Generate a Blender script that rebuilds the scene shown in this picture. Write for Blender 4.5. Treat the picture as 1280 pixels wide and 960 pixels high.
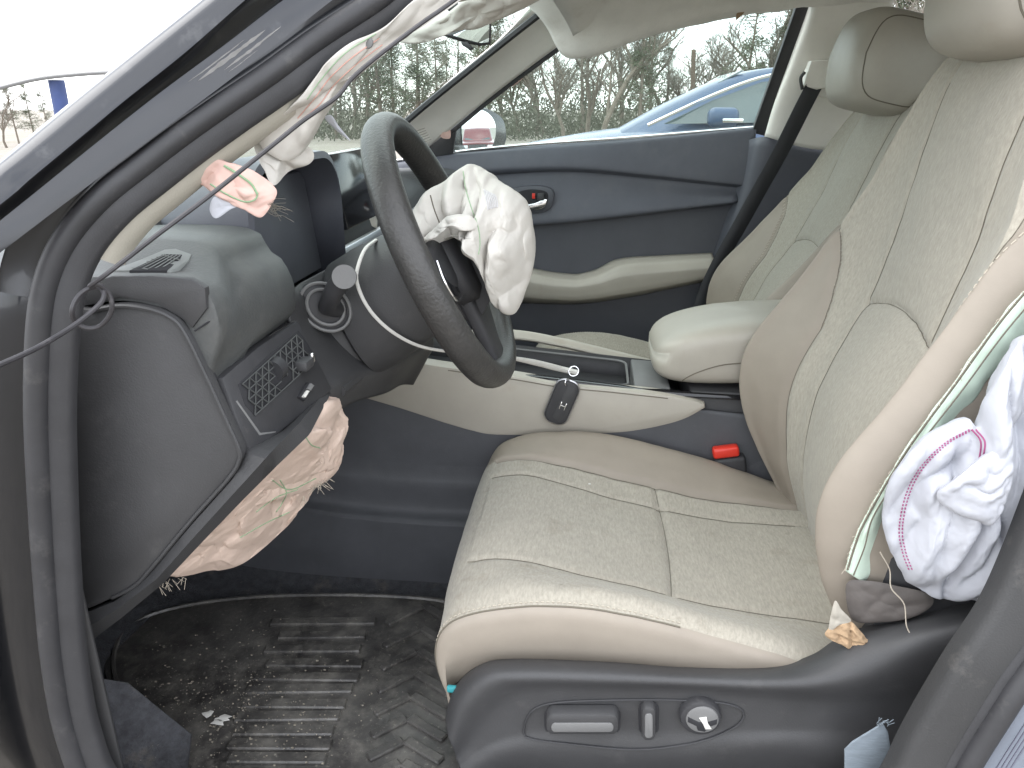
import bpy, bmesh, math, random
import numpy as np
from math import radians, sin, cos, pi
from mathutils import Vector, Matrix, noise
from mathutils.bvhtree import BVHTree

random.seed(7); np.random.seed(7)
SC = bpy.context.scene
COL = SC.collection
for o in list(bpy.data.objects): bpy.data.objects.remove(o)

# ---------------------------------------------------------------- camera
F = 950.0; PITCH = radians(20); YAW = radians(6); CAM = np.array([0, 0, 1.12])
cd = bpy.data.cameras.new('camera'); cam = bpy.data.objects.new('camera', cd); COL.objects.link(cam)
cam.location = CAM; cam.rotation_euler = (radians(90) - PITCH, 0, YAW)
cd.sensor_fit = 'HORIZONTAL'; cd.sensor_width = 36; cd.lens = 36 * F / 1280
cd.clip_start = .02; cd.clip_end = 3000
SC.camera = cam
SC.render.resolution_x = 1024; SC.render.resolution_y = 768
# ---------------------------------------------------------------- sky, sun, exposure
SUN_EL, SUN_AZ = 55, 262         # azimuth of the sun, degrees clockwise from +Y
w = bpy.data.worlds.new('World'); SC.world = w; w.use_nodes = True
nt = w.node_tree; bg = nt.nodes['Background']
sky = nt.nodes.new('ShaderNodeTexSky'); sky.sky_type = 'NISHITA'; sky.sun_disc = False
sky.sun_elevation = radians(SUN_EL); sky.sun_rotation = radians(SUN_AZ)
tc = nt.nodes.new('ShaderNodeTexCoord'); mpg = nt.nodes.new('ShaderNodeMapping'); mpg.inputs['Scale'].default_value = (1, 1, 2.5)
nz = nt.nodes.new('ShaderNodeTexNoise'); nz.inputs['Scale'].default_value = 2.2; nz.inputs['Detail'].default_value = 7
rp = nt.nodes.new('ShaderNodeValToRGB'); rp.color_ramp.elements[0].position = .36; rp.color_ramp.elements[1].position = .58
rp.color_ramp.elements[0].color = (.55, .55, .55, 1)
mx = nt.nodes.new('ShaderNodeMixRGB'); mx.inputs[2].default_value = (9.5, 9.7, 10.0, 1)
nt.links.new(tc.outputs['Generated'], mpg.inputs[0]); nt.links.new(mpg.outputs[0], nz.inputs[0])
nt.links.new(nz.outputs[0], rp.inputs[0]); nt.links.new(rp.outputs[0], mx.inputs[0])
nt.links.new(sky.outputs[0], mx.inputs[1]); nt.links.new(mx.outputs[0], bg.inputs[0])
bg.inputs[1].default_value = .15
ld = bpy.data.lights.new('sun', 'SUN'); ld.energy = .55; ld.angle = radians(40); ld.color = (1, .97, .92)
lo = bpy.data.objects.new('sun', ld); COL.objects.link(lo); lo.location = (0, -5, 10)
sd = Vector((sin(radians(SUN_AZ)) * cos(radians(SUN_EL)), cos(radians(SUN_AZ)) * cos(radians(SUN_EL)), sin(radians(SUN_EL))))
lo.rotation_euler = sd.to_track_quat('Z', 'Y').to_euler()
SC.view_settings.view_transform = 'Standard'; SC.view_settings.look = 'None'
SC.view_settings.gamma = 1; SC.view_settings.exposure = 1.52

# ---------------------------------------------------------------- helpers
fw = np.array([-sin(YAW) * cos(PITCH), cos(YAW) * cos(PITCH), -sin(PITCH)])
rt = np.array([cos(YAW), sin(YAW), 0]); upv = np.cross(rt, fw)
def ray(px, py): return fw + rt * (px - 640) / F + upv * (480 - py) / F
def at(px, py, Y=None, X=None, Z=None):
    """point of the place at a known depth plane"""
    d = ray(px, py)
    t = (Y - CAM[1]) / d[1] if Y is not None else ((X - CAM[0]) / d[0] if X is not None else (Z - CAM[2]) / d[2])
    return CAM + d * t
def A(Y, *pts): return [at(a, b, Y=Y) for a, b in pts]
def A3(*pts): return [at(a, b, Y=c) for a, b, c in pts]

def crs(P, n, closed=False):
    P = np.asarray(P, float)
    if closed: P = np.vstack([P[-1:], P, P[:2]])
    else: P = np.vstack([2 * P[:1] - P[1:2], P, 2 * P[-1:] - P[-2:-1]])
    m = len(P) - 3
    seg = np.linalg.norm(P[2:2 + m] - P[1:1 + m], axis=1) + 1e-9
    cum = np.concatenate([[0], np.cumsum(seg)])
    s = np.linspace(0, cum[-1], n, endpoint=not closed)
    out = []
    for v in s:
        i = min(max(int(np.searchsorted(cum, v, side='right')) - 1, 0), m - 1); t = (v - cum[i]) / seg[i]
        a, b, c, d = P[i:i + 4]
        out.append(.5 * (2 * b + (c - a) * t + (2 * a - 5 * b + 4 * c - d) * t * t + (3 * b - a - 3 * c + d) * t ** 3))
    return np.array(out)
def lin(P, n, closed=False):
    P = np.asarray(P, float)
    if closed: P = np.vstack([P, P[:1]])
    seg = np.linalg.norm(P[1:] - P[:-1], axis=1); cum = np.concatenate([[0], np.cumsum(seg)])
    s = np.linspace(0, cum[-1], n, endpoint=not closed)
    return np.stack([np.interp(s, cum, P[:, k]) for k in range(P.shape[1])], 1)
def crs_u(P, n):
    """Catmull-Rom with uniform parameter (keeps stations aligned)"""
    P = np.asarray(P, float); m = len(P) - 1
    Q = np.concatenate([2 * P[:1] - P[1:2], P, 2 * P[-1:] - P[-2:-1]])
    out = []
    for v in np.linspace(0, m, n):
        i = min(int(v), m - 1); t = v - i
        a, b, c, d = Q[i], Q[i + 1], Q[i + 2], Q[i + 3]
        out.append(.5 * (2 * b + (c - a) * t + (2 * a - 5 * b + 4 * c - d) * t * t + (3 * b - a - 3 * c + d) * t ** 3))
    return np.array(out)
def grid(ctrl, nr, nc):
    c = np.asarray(ctrl, float)
    c = crs_u(c, nr)                                # along rows
    return np.swapaxes(crs_u(np.swapaxes(c, 0, 1), nc), 0, 1)
def gfaces(nr, nc, wrap=False):
    f = []
    for i in range(nr - 1):
        for j in range(nc - (0 if wrap else 1)):
            k = (j + 1) % nc
            f.append((i * nc + j, i * nc + k, (i + 1) * nc + k, (i + 1) * nc + j))
    return f

ORG = {}
def tag(o, label, cat, group=None):
    o['label'] = label; o['category'] = cat
    if group: o['group'] = group
    return o
def thing(name, loc, label, cat, group=None):
    o = bpy.data.objects.new(name, None); COL.objects.link(o); o.location = loc; o.empty_display_size = .05
    ORG[o.name] = np.array(loc, float)
    return tag(o, label, cat, group)
def mk(name, verts, faces, mat, parent=None, sharp=35, flip=False, kind=None, label=None):
    v = np.asarray([tuple(p) for p in verts], float)
    if parent is not None: org = ORG[parent.name]
    else: org = np.array([v[:, 0].mean(), v[:, 1].mean(), v[:, 2].min()])
    me = bpy.data.meshes.new(name)
    if flip: faces = [tuple(reversed(f)) for f in faces]
    me.from_pydata((v - org).tolist(), [], [tuple(int(i) for i in f) for f in faces]); me.validate()
    bm = bmesh.new(); bm.from_mesh(me)
    if sharp == 'fix' or not flip: bmesh.ops.recalc_face_normals(bm, faces=bm.faces)
    bm.to_mesh(me); bm.free()
    me.polygons.foreach_set('use_smooth', [True] * len(me.polygons))
    if isinstance(sharp, (int, float)) and sharp < 180: me.set_sharp_from_angle(angle=radians(sharp))
    o = bpy.data.objects.new(name, me); COL.objects.link(o)
    if mat: me.materials.append(mat)
    if parent is not None: o.parent = parent
    else: o.location = org
    ORG[o.name] = org
    if kind: o['kind'] = kind
    if label: o['label'] = label
    return o
class MB:
    """collects several shapes of one part"""
    def __init__(s): s.v = []; s.f = []
    def add(s, v, f):
        n = len(s.v); s.v += [tuple(p) for p in v]; s.f += [tuple(i + n for i in q) for q in f]; return s
    def build(s, name, mat, parent=None, **k): return mk(name, s.v, s.f, mat, parent, **k)

def tube_g(path, r, seg=8, closed=False, flat=1.0, upref=None, caps=True):
    P = np.asarray(path, float); n = len(P)
    R = np.full(n, r) if np.isscalar(r) else np.interp(np.linspace(0, 1, n), np.linspace(0, 1, len(r)), r)
    T = np.gradient(P, axis=0) if not closed else (np.roll(P, -1, 0) - np.roll(P, 1, 0))
    T /= np.linalg.norm(T, axis=1)[:, None] + 1e-12
    u = np.array(upref, float) if upref is not None else np.array([.13, .31, .94])
    V = []
    for i in range(n):
        u2 = u - T[i] * (u @ T[i]); u2 /= np.linalg.norm(u2) + 1e-12
        if upref is None: u = u2
        s = np.cross(T[i], u2)
        for k in range(seg):
            a = 2 * pi * k / seg
            V.append(P[i] + R[i] * (cos(a) * s + sin(a) * u2 * flat))
    f = gfaces(n, seg, True)
    if closed:
        for k in range(seg): f.append(((n - 1) * seg + k, (n - 1) * seg + (k + 1) % seg, (k + 1) % seg, k))
    elif caps:
        f.append(tuple(range(seg))); f.append(tuple((n - 1) * seg + k for k in range(seg)))
    return V, f
def tube(name, path, r, mat, parent=None, **k):
    kk = {q: k.pop(q) for q in list(k) if q in ('sharp', 'kind', 'label')}
    v, f = tube_g(path, r, **k); return mk(name, v, f, mat, parent, **kk)
def newell(P):
    n = np.zeros(3)
    for a, b in zip(P, np.roll(P, -1, 0)): n += np.cross(a, b)
    return n / (np.linalg.norm(n) + 1e-12)
def plate_g(out, d, bev=.002, steps=2):
    """outline (front loop) extruded along vector d, with a rounded front edge"""
    P = np.asarray(out, float); n = len(P); d = np.asarray(d, float); L = np.linalg.norm(d); dn = d / L
    N = newell(P)
    if N @ dn > 0: P = P[::-1]; N = -N
    e1 = P - np.roll(P, 1, 0); e2 = np.roll(P, -1, 0) - P
    e1 /= np.linalg.norm(e1, axis=1)[:, None] + 1e-12; e2 /= np.linalg.norm(e2, axis=1)[:, None] + 1e-12
    inn = np.cross(N, e1) + np.cross(N, e2); inn /= np.linalg.norm(inn, axis=1)[:, None] + 1e-12
    rings = []
    for k in range(steps + 1):
        a = (pi / 2) * k / steps
        rings.append(P + inn * bev * (1 - sin(a)) + dn * bev * (1 - cos(a)))
    rings.append(P + d)
    V = np.concatenate(rings); f = gfaces(len(rings), n, True)
    f.append(tuple(range(n))); f.append(tuple((len(rings) - 1) * n + k for k in range(n)))
    return V, f
def plate(name, out, d, mat, parent=None, bev=.002, **k):
    v, f = plate_g(out, d, bev); return mk(name, v, f, mat, parent, **k)
def rbox_g(c, s, bev=.003, axes=None, seg=2):
    bm = bmesh.new(); bmesh.ops.create_cube(bm, size=1)
    for v in bm.verts: v.co = Vector((v.co.x * s[0], v.co.y * s[1], v.co.z * s[2]))
    if bev > 0: bmesh.ops.bevel(bm, geom=bm.edges[:], offset=bev, segments=seg, affect='EDGES', profile=.5)
    bm.verts.index_update()
    ax = np.eye(3) if axes is None else np.asarray(axes, float)
    V = [np.array(c) + ax.T @ np.array(v.co) for v in bm.verts]; f = [tuple(v.index for v in q.verts) for q in bm.faces]
    bm.free(); return V, f
def rbox(name, c, s, mat, parent=None, bev=.003, axes=None, seg=2, **k):
    v, f = rbox_g(c, s, bev, axes, seg); return mk(name, v, f, mat, parent, **k)
def loft(name, rings, mat, parent=None, cap=True, **k):
    n = len(rings[0]); V = np.concatenate([np.asarray(r, float) for r in rings]); f = gfaces(len(rings), n, True)
    if cap: f.append(tuple(range(n))); f.append(tuple((len(rings) - 1) * n + i for i in range(n)))
    return mk(name, V, f, mat, parent, **k)
def sheet(name, G, mat, parent=None, thick=0.0, **k):
    nr, nc = G.shape[:2]
    o = mk(name, G.reshape(-1, 3), gfaces(nr, nc), mat, parent, **k)
    if thick:
        m = o.modifiers.new('thick', 'SOLIDIFY'); m.thickness = thick; m.offset = 0
    return o
def fbm(p, sc, oct=4):
    return noise.fractal(Vector(p) * sc, 1.0, 2.0, oct)
def ridged(p, sc, soft=False):
    q = Vector(p) * sc
    q = q + Vector((noise.noise(q * .6), noise.noise(q * .6 + Vector((5, 2, 1))), noise.noise(q * .6 + Vector((1, 7, 3))))) * .9
    return 1 - 2 * abs(noise.noise(q)) if soft else 2 * (1 - abs(noise.noise(q))) ** 2.6 - 1
def cloth(name, outline, Tv, mat, parent=None, amp=.01, sc=14, seed=0, n=150, rings=44, edge=.25, dirs=(1, 1, 1), center=None, kind=None, soft=False):
    """deflated cloth bag: two sheets meeting at an outline, puffed along +-Tv, with folds"""
    P = crs(outline, n, True); c = P.mean(0) if center is None else np.asarray(center, float); Tv = np.asarray(Tv, float); tn = Tv / np.linalg.norm(Tv)
    V = []; f = []
    off = Vector((seed * 3.1, seed * 1.7, seed * 2.3))
    for side in (1, -1):
        b = len(V)
        for i in range(rings):
            r = 1 - i / (rings - 1) * .985
            for q in P:
                p = c + (q - c) * r
                h = (1 - r ** 2.2) ** .55
                pp = Vector((p[0] * dirs[0], p[1] * dirs[1], p[2] * dirs[2])) + off
                wr = amp * (.75 * ridged(pp, sc, soft) + (.35 if soft else .5) * ridged(pp + Vector((3, 3, 3)), sc * 2.1, soft) + .2 * fbm(pp, sc * 4)) * min(1, edge + h)
                jit = .25 * amp * fbm(pp, sc * 1.5)
                V.append(p + side * Tv * h + tn * wr + np.array([jit, 0, jit * .7]))
        f += [tuple(k + b for k in q) for q in gfaces(rings, n, True)]
        f.append(tuple(b + (rings - 1) * n + k for k in range(n)))
    return mk(name, V, f, mat, parent, sharp=60, kind=kind)
def superbox(c, half, e=4, nu=40, nv=24, axes=None, taper=None):
    V = []
    ax = np.eye(3) if axes is None else np.asarray(axes, float)
    sg = lambda x, p: math.copysign(abs(x) ** p, x)
    for i in range(nv + 1):
        ph = -pi / 2 + pi * i / nv
        for j in range(nu):
            th = 2 * pi * j / nu
            q = np.array([sg(cos(ph), 2 / e) * sg(cos(th), 2 / e) * half[0], sg(cos(ph), 2 / e) * sg(sin(th), 2 / e) * half[1], sg(sin(ph), 2 / e) * half[2]])
            if taper: q = taper(q)
            V.append(np.array(c) + ax.T @ q)
    return V, gfaces(nv + 1, nu, True)

# ---------------------------------------------------------------- materials
def M(name, col, rough=.55, metal=0.0, bump=None, var=None, spec=.5, coat=0, dirt=None, stretch=(1, 1, 1), sheen=0, trans=0, ao=None):
    m = bpy.data.materials.new(name); m.use_nodes = True; t = m.node_tree; b = t.nodes['Principled BSDF']
    N = t.nodes.new; K = t.links.new
    b.inputs['Base Color'].default_value = (*col, 1); b.inputs['Roughness'].default_value = rough
    b.inputs['Metallic'].default_value = metal; b.inputs['Specular IOR Level'].default_value = spec
    b.inputs['Coat Weight'].default_value = coat; b.inputs['Sheen Weight'].default_value = sheen
    b.inputs['Coat Roughness'].default_value = .08
    c = N('ShaderNodeTexCoord'); mp = N('ShaderNodeMapping'); K(c.outputs['Object'], mp.inputs[0]); mp.inputs['Scale'].default_value = stretch
    src = None
    if var:
        n = N('ShaderNodeTexNoise'); n.inputs['Scale'].default_value = var[0]; n.inputs['Detail'].default_value = 6; n.inputs['Roughness'].default_value = .65
        K(mp.outputs[0], n.inputs[0])
        r = N('ShaderNodeValToRGB'); r.color_ramp.elements[0].position = .3; r.color_ramp.elements[1].position = .7
        r.color_ramp.elements[0].color = (*[x * (1 - var[1]) for x in col], 1); r.color_ramp.elements[1].color = (*[min(1, x * (1 + var[1])) for x in col], 1)
        K(n.outputs[0], r.inputs[0]); src = r.outputs[0]
    if dirt:
        for (sc_, lo_, hi_, dc, amt) in dirt:
            n = N('ShaderNodeTexNoise'); n.inputs['Scale'].default_value = sc_; n.inputs['Detail'].default_value = 8; n.inputs['Roughness'].default_value = .7
            K(c.outputs['Object'], n.inputs[0])
            r = N('ShaderNodeMapRange'); r.inputs[1].default_value = lo_; r.inputs[2].default_value = hi_; r.inputs[4].default_value = amt; K(n.outputs[0], r.inputs[0])
            x = N('ShaderNodeMixRGB'); K(r.outputs[0], x.inputs[0]); x.inputs[2].default_value = (*dc, 1)
            if src: K(src, x.inputs[1])
            else: x.inputs[1].default_value = (*col, 1)
            src = x.outputs[0]
    if src: K(src, b.inputs['Base Color'])
    if bump:
        prev = None
        for (sc_, st, ds) in (bump if isinstance(bump, list) else [bump]):
            n = N('ShaderNodeTexNoise'); n.inputs['Scale'].default_value = sc_; n.inputs['Detail'].default_value = 4; K(mp.outputs[0], n.inputs[0])
            u = N('ShaderNodeBump'); u.inputs['Strength'].default_value = st; u.inputs['Distance'].default_value = ds
            K(n.outputs[0], u.inputs['Height'])
            if prev: K(prev.outputs[0], u.inputs['Normal'])
            prev = u
        K(prev.outputs[0], b.inputs['Normal'])
    return m
def glassmat(name, tint, refl=.9, dust_haze=.0):
    m = bpy.data.materials.new(name); m.use_nodes = True; t = m.node_tree; N = t.nodes.new; K = t.links.new
    t.nodes.remove(t.nodes['Principled BSDF']); o = t.nodes['Material Output']
    a = N('ShaderNodeBsdfTransparent'); a.inputs[0].default_value = (*tint, 1)
    g = N('ShaderNodeBsdfGlossy'); g.inputs['Roughness'].default_value = .02; g.inputs[0].default_value = (refl, refl, refl, 1)
    fr = N('ShaderNodeFresnel'); ge = N('ShaderNodeNewGeometry'); mr = N('ShaderNodeMapRange')   # same reflectance from either face of a thin pane
    mr.inputs[3].default_value = 1.45; mr.inputs[4].default_value = 1 / 1.45; K(ge.outputs['Backfacing'], mr.inputs[0]); K(mr.outputs[0], fr.inputs[0])
    x = N('ShaderNodeMixShader'); K(fr.outputs[0], x.inputs[0]); K(a.outputs[0], x.inputs[1]); K(g.outputs[0], x.inputs[2])
    d = N('ShaderNodeBsdfDiffuse'); d.inputs[0].default_value = (.6, .62, .58, 1)
    y = N('ShaderNodeMixShader'); y.inputs[0].default_value = dust_haze; K(x.outputs[0], y.inputs[1]); K(d.outputs[0], y.inputs[2])  # pane dust, raised so veiling haze is painted into the glass
    K(y.outputs[0], o.inputs[0]); return m
MT = {}
MT['vinyl'] = M('vinyl_beige', (.26, .227, .188), .6, bump=[(700, .12, .001), (25, .12, .004)], var=(14, .06), dirt=[(9, .6, .8, (.25, .2, .15), .25)])
MT['vinyl_pale'] = M('vinyl_pale', (.355, .33, .285), .45, bump=[(700, .12, .001), (18, .15, .004)], var=(10, .06), dirt=[(11, .6, .75, (.27, .22, .16), .35)])
MT['fabric'] = M('seat_fabric', (.325, .301, .253), .95, bump=[(420, .5, .0012), (22, .15, .005)], var=(330, .18), stretch=(1, .25, 1), sheen=.15,
                 dirt=[(11, .58, .70, (.2, .17, .125), .5), (16, .63, .70, (.13, .108, .08), .5), (38, .66, .76, (.16, .13, .1), .5)])
MT['fabric_back'] = M('backrest_fabric', (.325, .301, .253), .95, bump=[(420, .5, .0012), (22, .15, .005)], var=(330, .16), stretch=(1, 1, .25), sheen=.15,
                      dirt=[(9, .62, .8, (.26, .22, .17), .3)])
MT['seam'] = M('seam_dark', (.13, .115, .09), .9)
MT['thread'] = M('thread_pale', (.42, .375, .31), .8)
MT['mint'] = M('mint_lining', (.55, .66, .56), .8, bump=(30, .3, .004), var=(25, .1), dirt=[(14, .58, .75, (.3, .28, .2), .4)])
MT['black'] = M('black_plastic', (.03, .03, .033), .58, bump=[(650, .25, .0008)], var=(30, .15), dirt=[(45, .62, .8, (.16, .15, .14), .25), (260, .7, .78, (.3, .28, .26), .35)])
MT['dark'] = M('dark_plastic', (.037, .037, .039), .58, bump=[(550, .3, .001)], var=(12, .12), dirt=[(20, .58, .8, (.14, .135, .13), .22), (300, .7, .78, (.3, .29, .28), .3)])
MT['dashpad'] = M('dash_pad', (.06, .063, .063), .5, bump=[(480, .35, .001)], var=(10, .1), dirt=[(16, .5, .8, (.25, .24, .22), .2), (330, .68, .78, (.4, .39, .36), .3)])
MT['doorpad'] = M('door_pad', (.075, .08, .098), .5, bump=[(480, .3, .001)], var=(10, .1), dirt=[(14, .5, .8, (.2, .2, .2), .15)])
MT['doordark'] = M('door_dark', (.066, .069, .082), .55, bump=[(480, .3, .001)], var=(10, .1))
MT['gloss'] = M('piano_black', (.012, .012, .014), .12, dirt=[(120, .6, .8, (.2, .2, .2), .15)])
MT['void'] = M('void_black', (.016, .016, .019), .8)
MT['leatherwheel'] = M('wheel_leather', (.035, .034, .033), .42, bump=[(260, .7, .0012)], var=(40, .2), dirt=[(30, .6, .8, (.12, .11, .1), .2)])
MT['rubber'] = M('rubber', (.027, .027, .03), .55, var=(20, .2), dirt=[(24, .55, .8, (.2, .19, .18), .3)])
MT['carpet'] = M('carpet', (.045, .046, .052), 1, bump=[(300, .8, .003)], var=(60, .4), dirt=[(16, .55, .75, (.2, .17, .13), .4), (140, .66, .74, (.4, .37, .32), .5)])
MT['mat'] = M('mat_rubber', (.026, .024, .024), .32, bump=[(60, .35, .003), (300, .3, .001)], var=(18, .4),
              dirt=[(6, .36, .64, (.12, .115, .108), .85), (26, .46, .68, (.20, .188, .168), .65), (170, .6, .72, (.42, .39, .33), .7)])
MT['felt2'] = M('grey_liner_plastic', (.085, .075, .07), .7, bump=[(60, .4, .003)], var=(30, .2))
MT['tunnel'] = M('tunnel_plastic', (.064, .066, .074), .6, bump=[(550, .3, .001)], var=(12, .12), dirt=[(20, .58, .8, (.14, .135, .13), .22)])
MT['hood'] = M('hood_plastic', (.09, .095, .115), .5, bump=[(480, .3, .001)], var=(10, .1))
MT['paint'] = M('paint_slate', (.022, .0235, .028), .26, metal=.8, coat=.6, bump=[(900, .05, .0005)], var=(6, .1), dirt=[(30, .6, .8, (.2, .2, .2), .25), (200, .7, .8, (.4, .4, .38), .3)])
MT['scratch'] = M('primer_scratch', (.17, .165, .16), .7, var=(60, .2))
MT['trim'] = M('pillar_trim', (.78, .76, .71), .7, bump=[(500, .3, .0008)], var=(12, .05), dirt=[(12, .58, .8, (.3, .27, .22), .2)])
MT['trim_shaded'] = M('pillar_trim_shadow_side', (.38, .36, .31), .75, bump=[(500, .3, .0008)], var=(12, .05))  # copy of the beige trim with shade put into its colour
MT['liner'] = M('headliner_cloth', (.78, .76, .72), .95, bump=[(300, .4, .001), (12, .3, .01)], var=(8, .08), dirt=[(10, .58, .8, (.35, .3, .22), .3)])
MT['bag'] = M('airbag_nylon', (.50, .48, .445), .75, bump=[(14, .35, .01), (900, .25, .0005)], var=(9, .06), dirt=[(12, .6, .8, (.5, .42, .33), .3)])
MT['bagcool'] = M('airbag_nylon_white', (.40, .41, .45), .75, bump=[(20, .3, .008), (900, .25, .0005)], var=(9, .05), dirt=[(22, .62, .8, (.45, .43, .42), .35)])
MT['bagpeach'] = M('airbag_nylon_peach', (.58, .455, .385), .5, bump=[(22, .4, .008), (700, .3, .0006)], var=(18, .12), dirt=[(14, .56, .75, (.42, .26, .18), .4)])
MT['bagpink'] = M('airbag_tag_pink', (.58, .40, .35), .8, bump=[(40, .3, .004)], var=(30, .08))
MT['red'] = M('red_plastic', (.62, .035, .02), .4)
MT['redline'] = M('thread_red', (.55, .30, .25), .8)
MT['greenline'] = M('thread_green', (.24, .36, .22), .8)
MT['plum'] = M('thread_plum', (.28, .06, .16), .8)
MT['teal'] = M('teal_plastic', (.03, .25, .28), .5)
MT['chrome'] = M('bright_metal', (.75, .75, .76), .18, metal=1)
MT['satin'] = M('satin_metal', (.5, .5, .52), .35, metal=1)
MT['white'] = M('white_plastic', (.6, .59, .56), .5, dirt=[(60, .55, .8, (.45, .42, .38), .3)])
MT['foam'] = M('torn_foam', (.36, .25, .155), 1, bump=[(160, 1, .003)], var=(50, .2))
MT['felt'] = M('grey_felt', (.10, .088, .08), 1, bump=[(200, .8, .002)], var=(40, .2))
MT['webbing'] = M('belt_webbing', (.03, .031, .036), .7, bump=[(500, .5, .001)], stretch=(1, .2, 1))
MT['webblue'] = M('belt_webbing_grey', (.17, .20, .23), .7, bump=[(500, .5, .001)], var=(200, .15), stretch=(.2, 1, 1))
MT['cable'] = M('cable_grey', (.03, .028, .032), .5, var=(60, .25), dirt=[(60, .6, .75, (.2, .19, .18), .25)])
MT['sticker'] = M('sticker', (.17, .19, .23), .5, var=(30, .06))
MT['ink'] = M('ink', (.12, .12, .16), .8)
MT['lightgrey'] = M('light_grey_plastic', (.16, .17, .165), .5, var=(30, .1))
MT['greyp'] = M('grey_plastic', (.14, .14, .14), .55, bump=[(550, .3, .001)], var=(12, .1))
MT['bpill'] = M('pillar_grey', (.03, .03, .031), .6, bump=[(550, .35, .001)], var=(12, .1), dirt=[(20, .58, .8, (.22, .2, .18), .3)])
MT['windglass'] = glassmat('windshield_glass', (.85, .94, .89), dust_haze=.12)
MT['sideglass'] = glassmat('side_glass', (.80, .91, .87), dust_haze=.13)
MT['darkglass'] = M('dark_glass', (.05, .075, .08), .05, spec=.8)
MT['mirror'] = M('mirror_silver', (.85, .9, .93), .01, metal=1)
MT['bluepaint'] = M('paint_blue', (.03, .06, .12), .4, metal=.2, coat=.3)
MT['redpaint'] = M('paint_red', (.12, .012, .016), .3, coat=.5)
MT['tyre'] = M('tyre', (.02, .02, .02), .8)
MT['lamp'] = M('lamp_lens', (.6, .62, .64), .15)
MT['bark'] = M('bark', (.16, .135, .11), .95, bump=[(12, 1, .03)], var=(4, .25))
MT['twig'] = M('twigs', (.19, .175, .15), .95, var=(1.5, .25))
MT['needle'] = M('needles', (.075, .095, .055), .8, var=(1.2, .4))
MT['dryleaf'] = M('dry_leaves', (.10, .105, .075), .85, var=(1.2, .35))
MT['canopy'] = M('canopy_white', (.8, .79, .78), .7, var=(1.2, .05), dirt=[(2.2, .6, .75, (.6, .56, .54), .3)])
MT['bluepost'] = M('post_blue', (.03, .055, .17), .5, var=(6, .2))
MT['wood'] = M('pole_wood', (.14, .11, .085), .9, var=(3, .2))
MT['greenplate'] = M('dash_green', (.3, .38, .32), .6)

# ================================================================ ground and setting
YD, YC, YP = 1.01, 1.38, 1.75          # driver seat, car and passenger seat centre lines
def ground_z(x, y):
    return -.9 * max(0, min(1, (math.hypot(x, y) - 12) / 40)) + .05 * noise.noise(Vector((x * .15, y * .15, 0)))
gx = np.concatenate([-np.geomspace(600, 6, 26), np.linspace(-5, 5, 12), np.geomspace(6, 600, 26)])
G = np.array([[(x, y, ground_z(x, y)) for x in gx] for y in gx])
gm = M('gravel', (.24, .215, .185), .95, bump=[(30, .9, .03)], var=(9, .35), dirt=[(.35, .5, .7, (.12, .12, .06), .6)])
o = sheet('ground', G, gm); o['kind'] = 'structure'

# ================================================================ seats
def ring_u(P, n):
    P = np.asarray(P, float); m = len(P); out = []
    for v in np.arange(n) * m / n:
        i = int(v); t = v - i
        a, b, c, d = P[(i - 1) % m], P[i % m], P[(i + 1) % m], P[(i + 2) % m]
        out.append(.5 * (2 * b + (c - a) * t + (2 * a - 5 * b + 4 * c - d) * t * t + (3 * b - a - 3 * c + d) * t ** 3))
    return np.array(out)
def split_build(V, Fq, reg, names, parent, T):
    V = np.asarray(V)
    for r in sorted(set(reg)):
        fs = [f for f, q in zip(Fq, reg) if q == r]
        used = sorted({i for f in fs for i in f}); mp = {i: k for k, i in enumerate(used)}
        nm, mt = names[r]
        mk(nm, [T(V[i]) for i in used], [tuple(mp[i] for i in f) for f in fs], mt, parent, sharp=180)
BR = np.array([(.44, .37, .36, .215), (.50, .36, .335, .235), (.56, .345, .30, .25), (.62, .338, .272, .258), (.69, .343, .258, .262), (.76, .358, .272, .262),
               (.86, .398, .33, .255), (.96, .42, .383, .243), (1.02, .43, .41, .227), (1.085, .44, .428, .203), (1.145, .455, .45, .185), (1.19, .475, .473, .168), (1.212, .51, .51, .145)])
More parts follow.
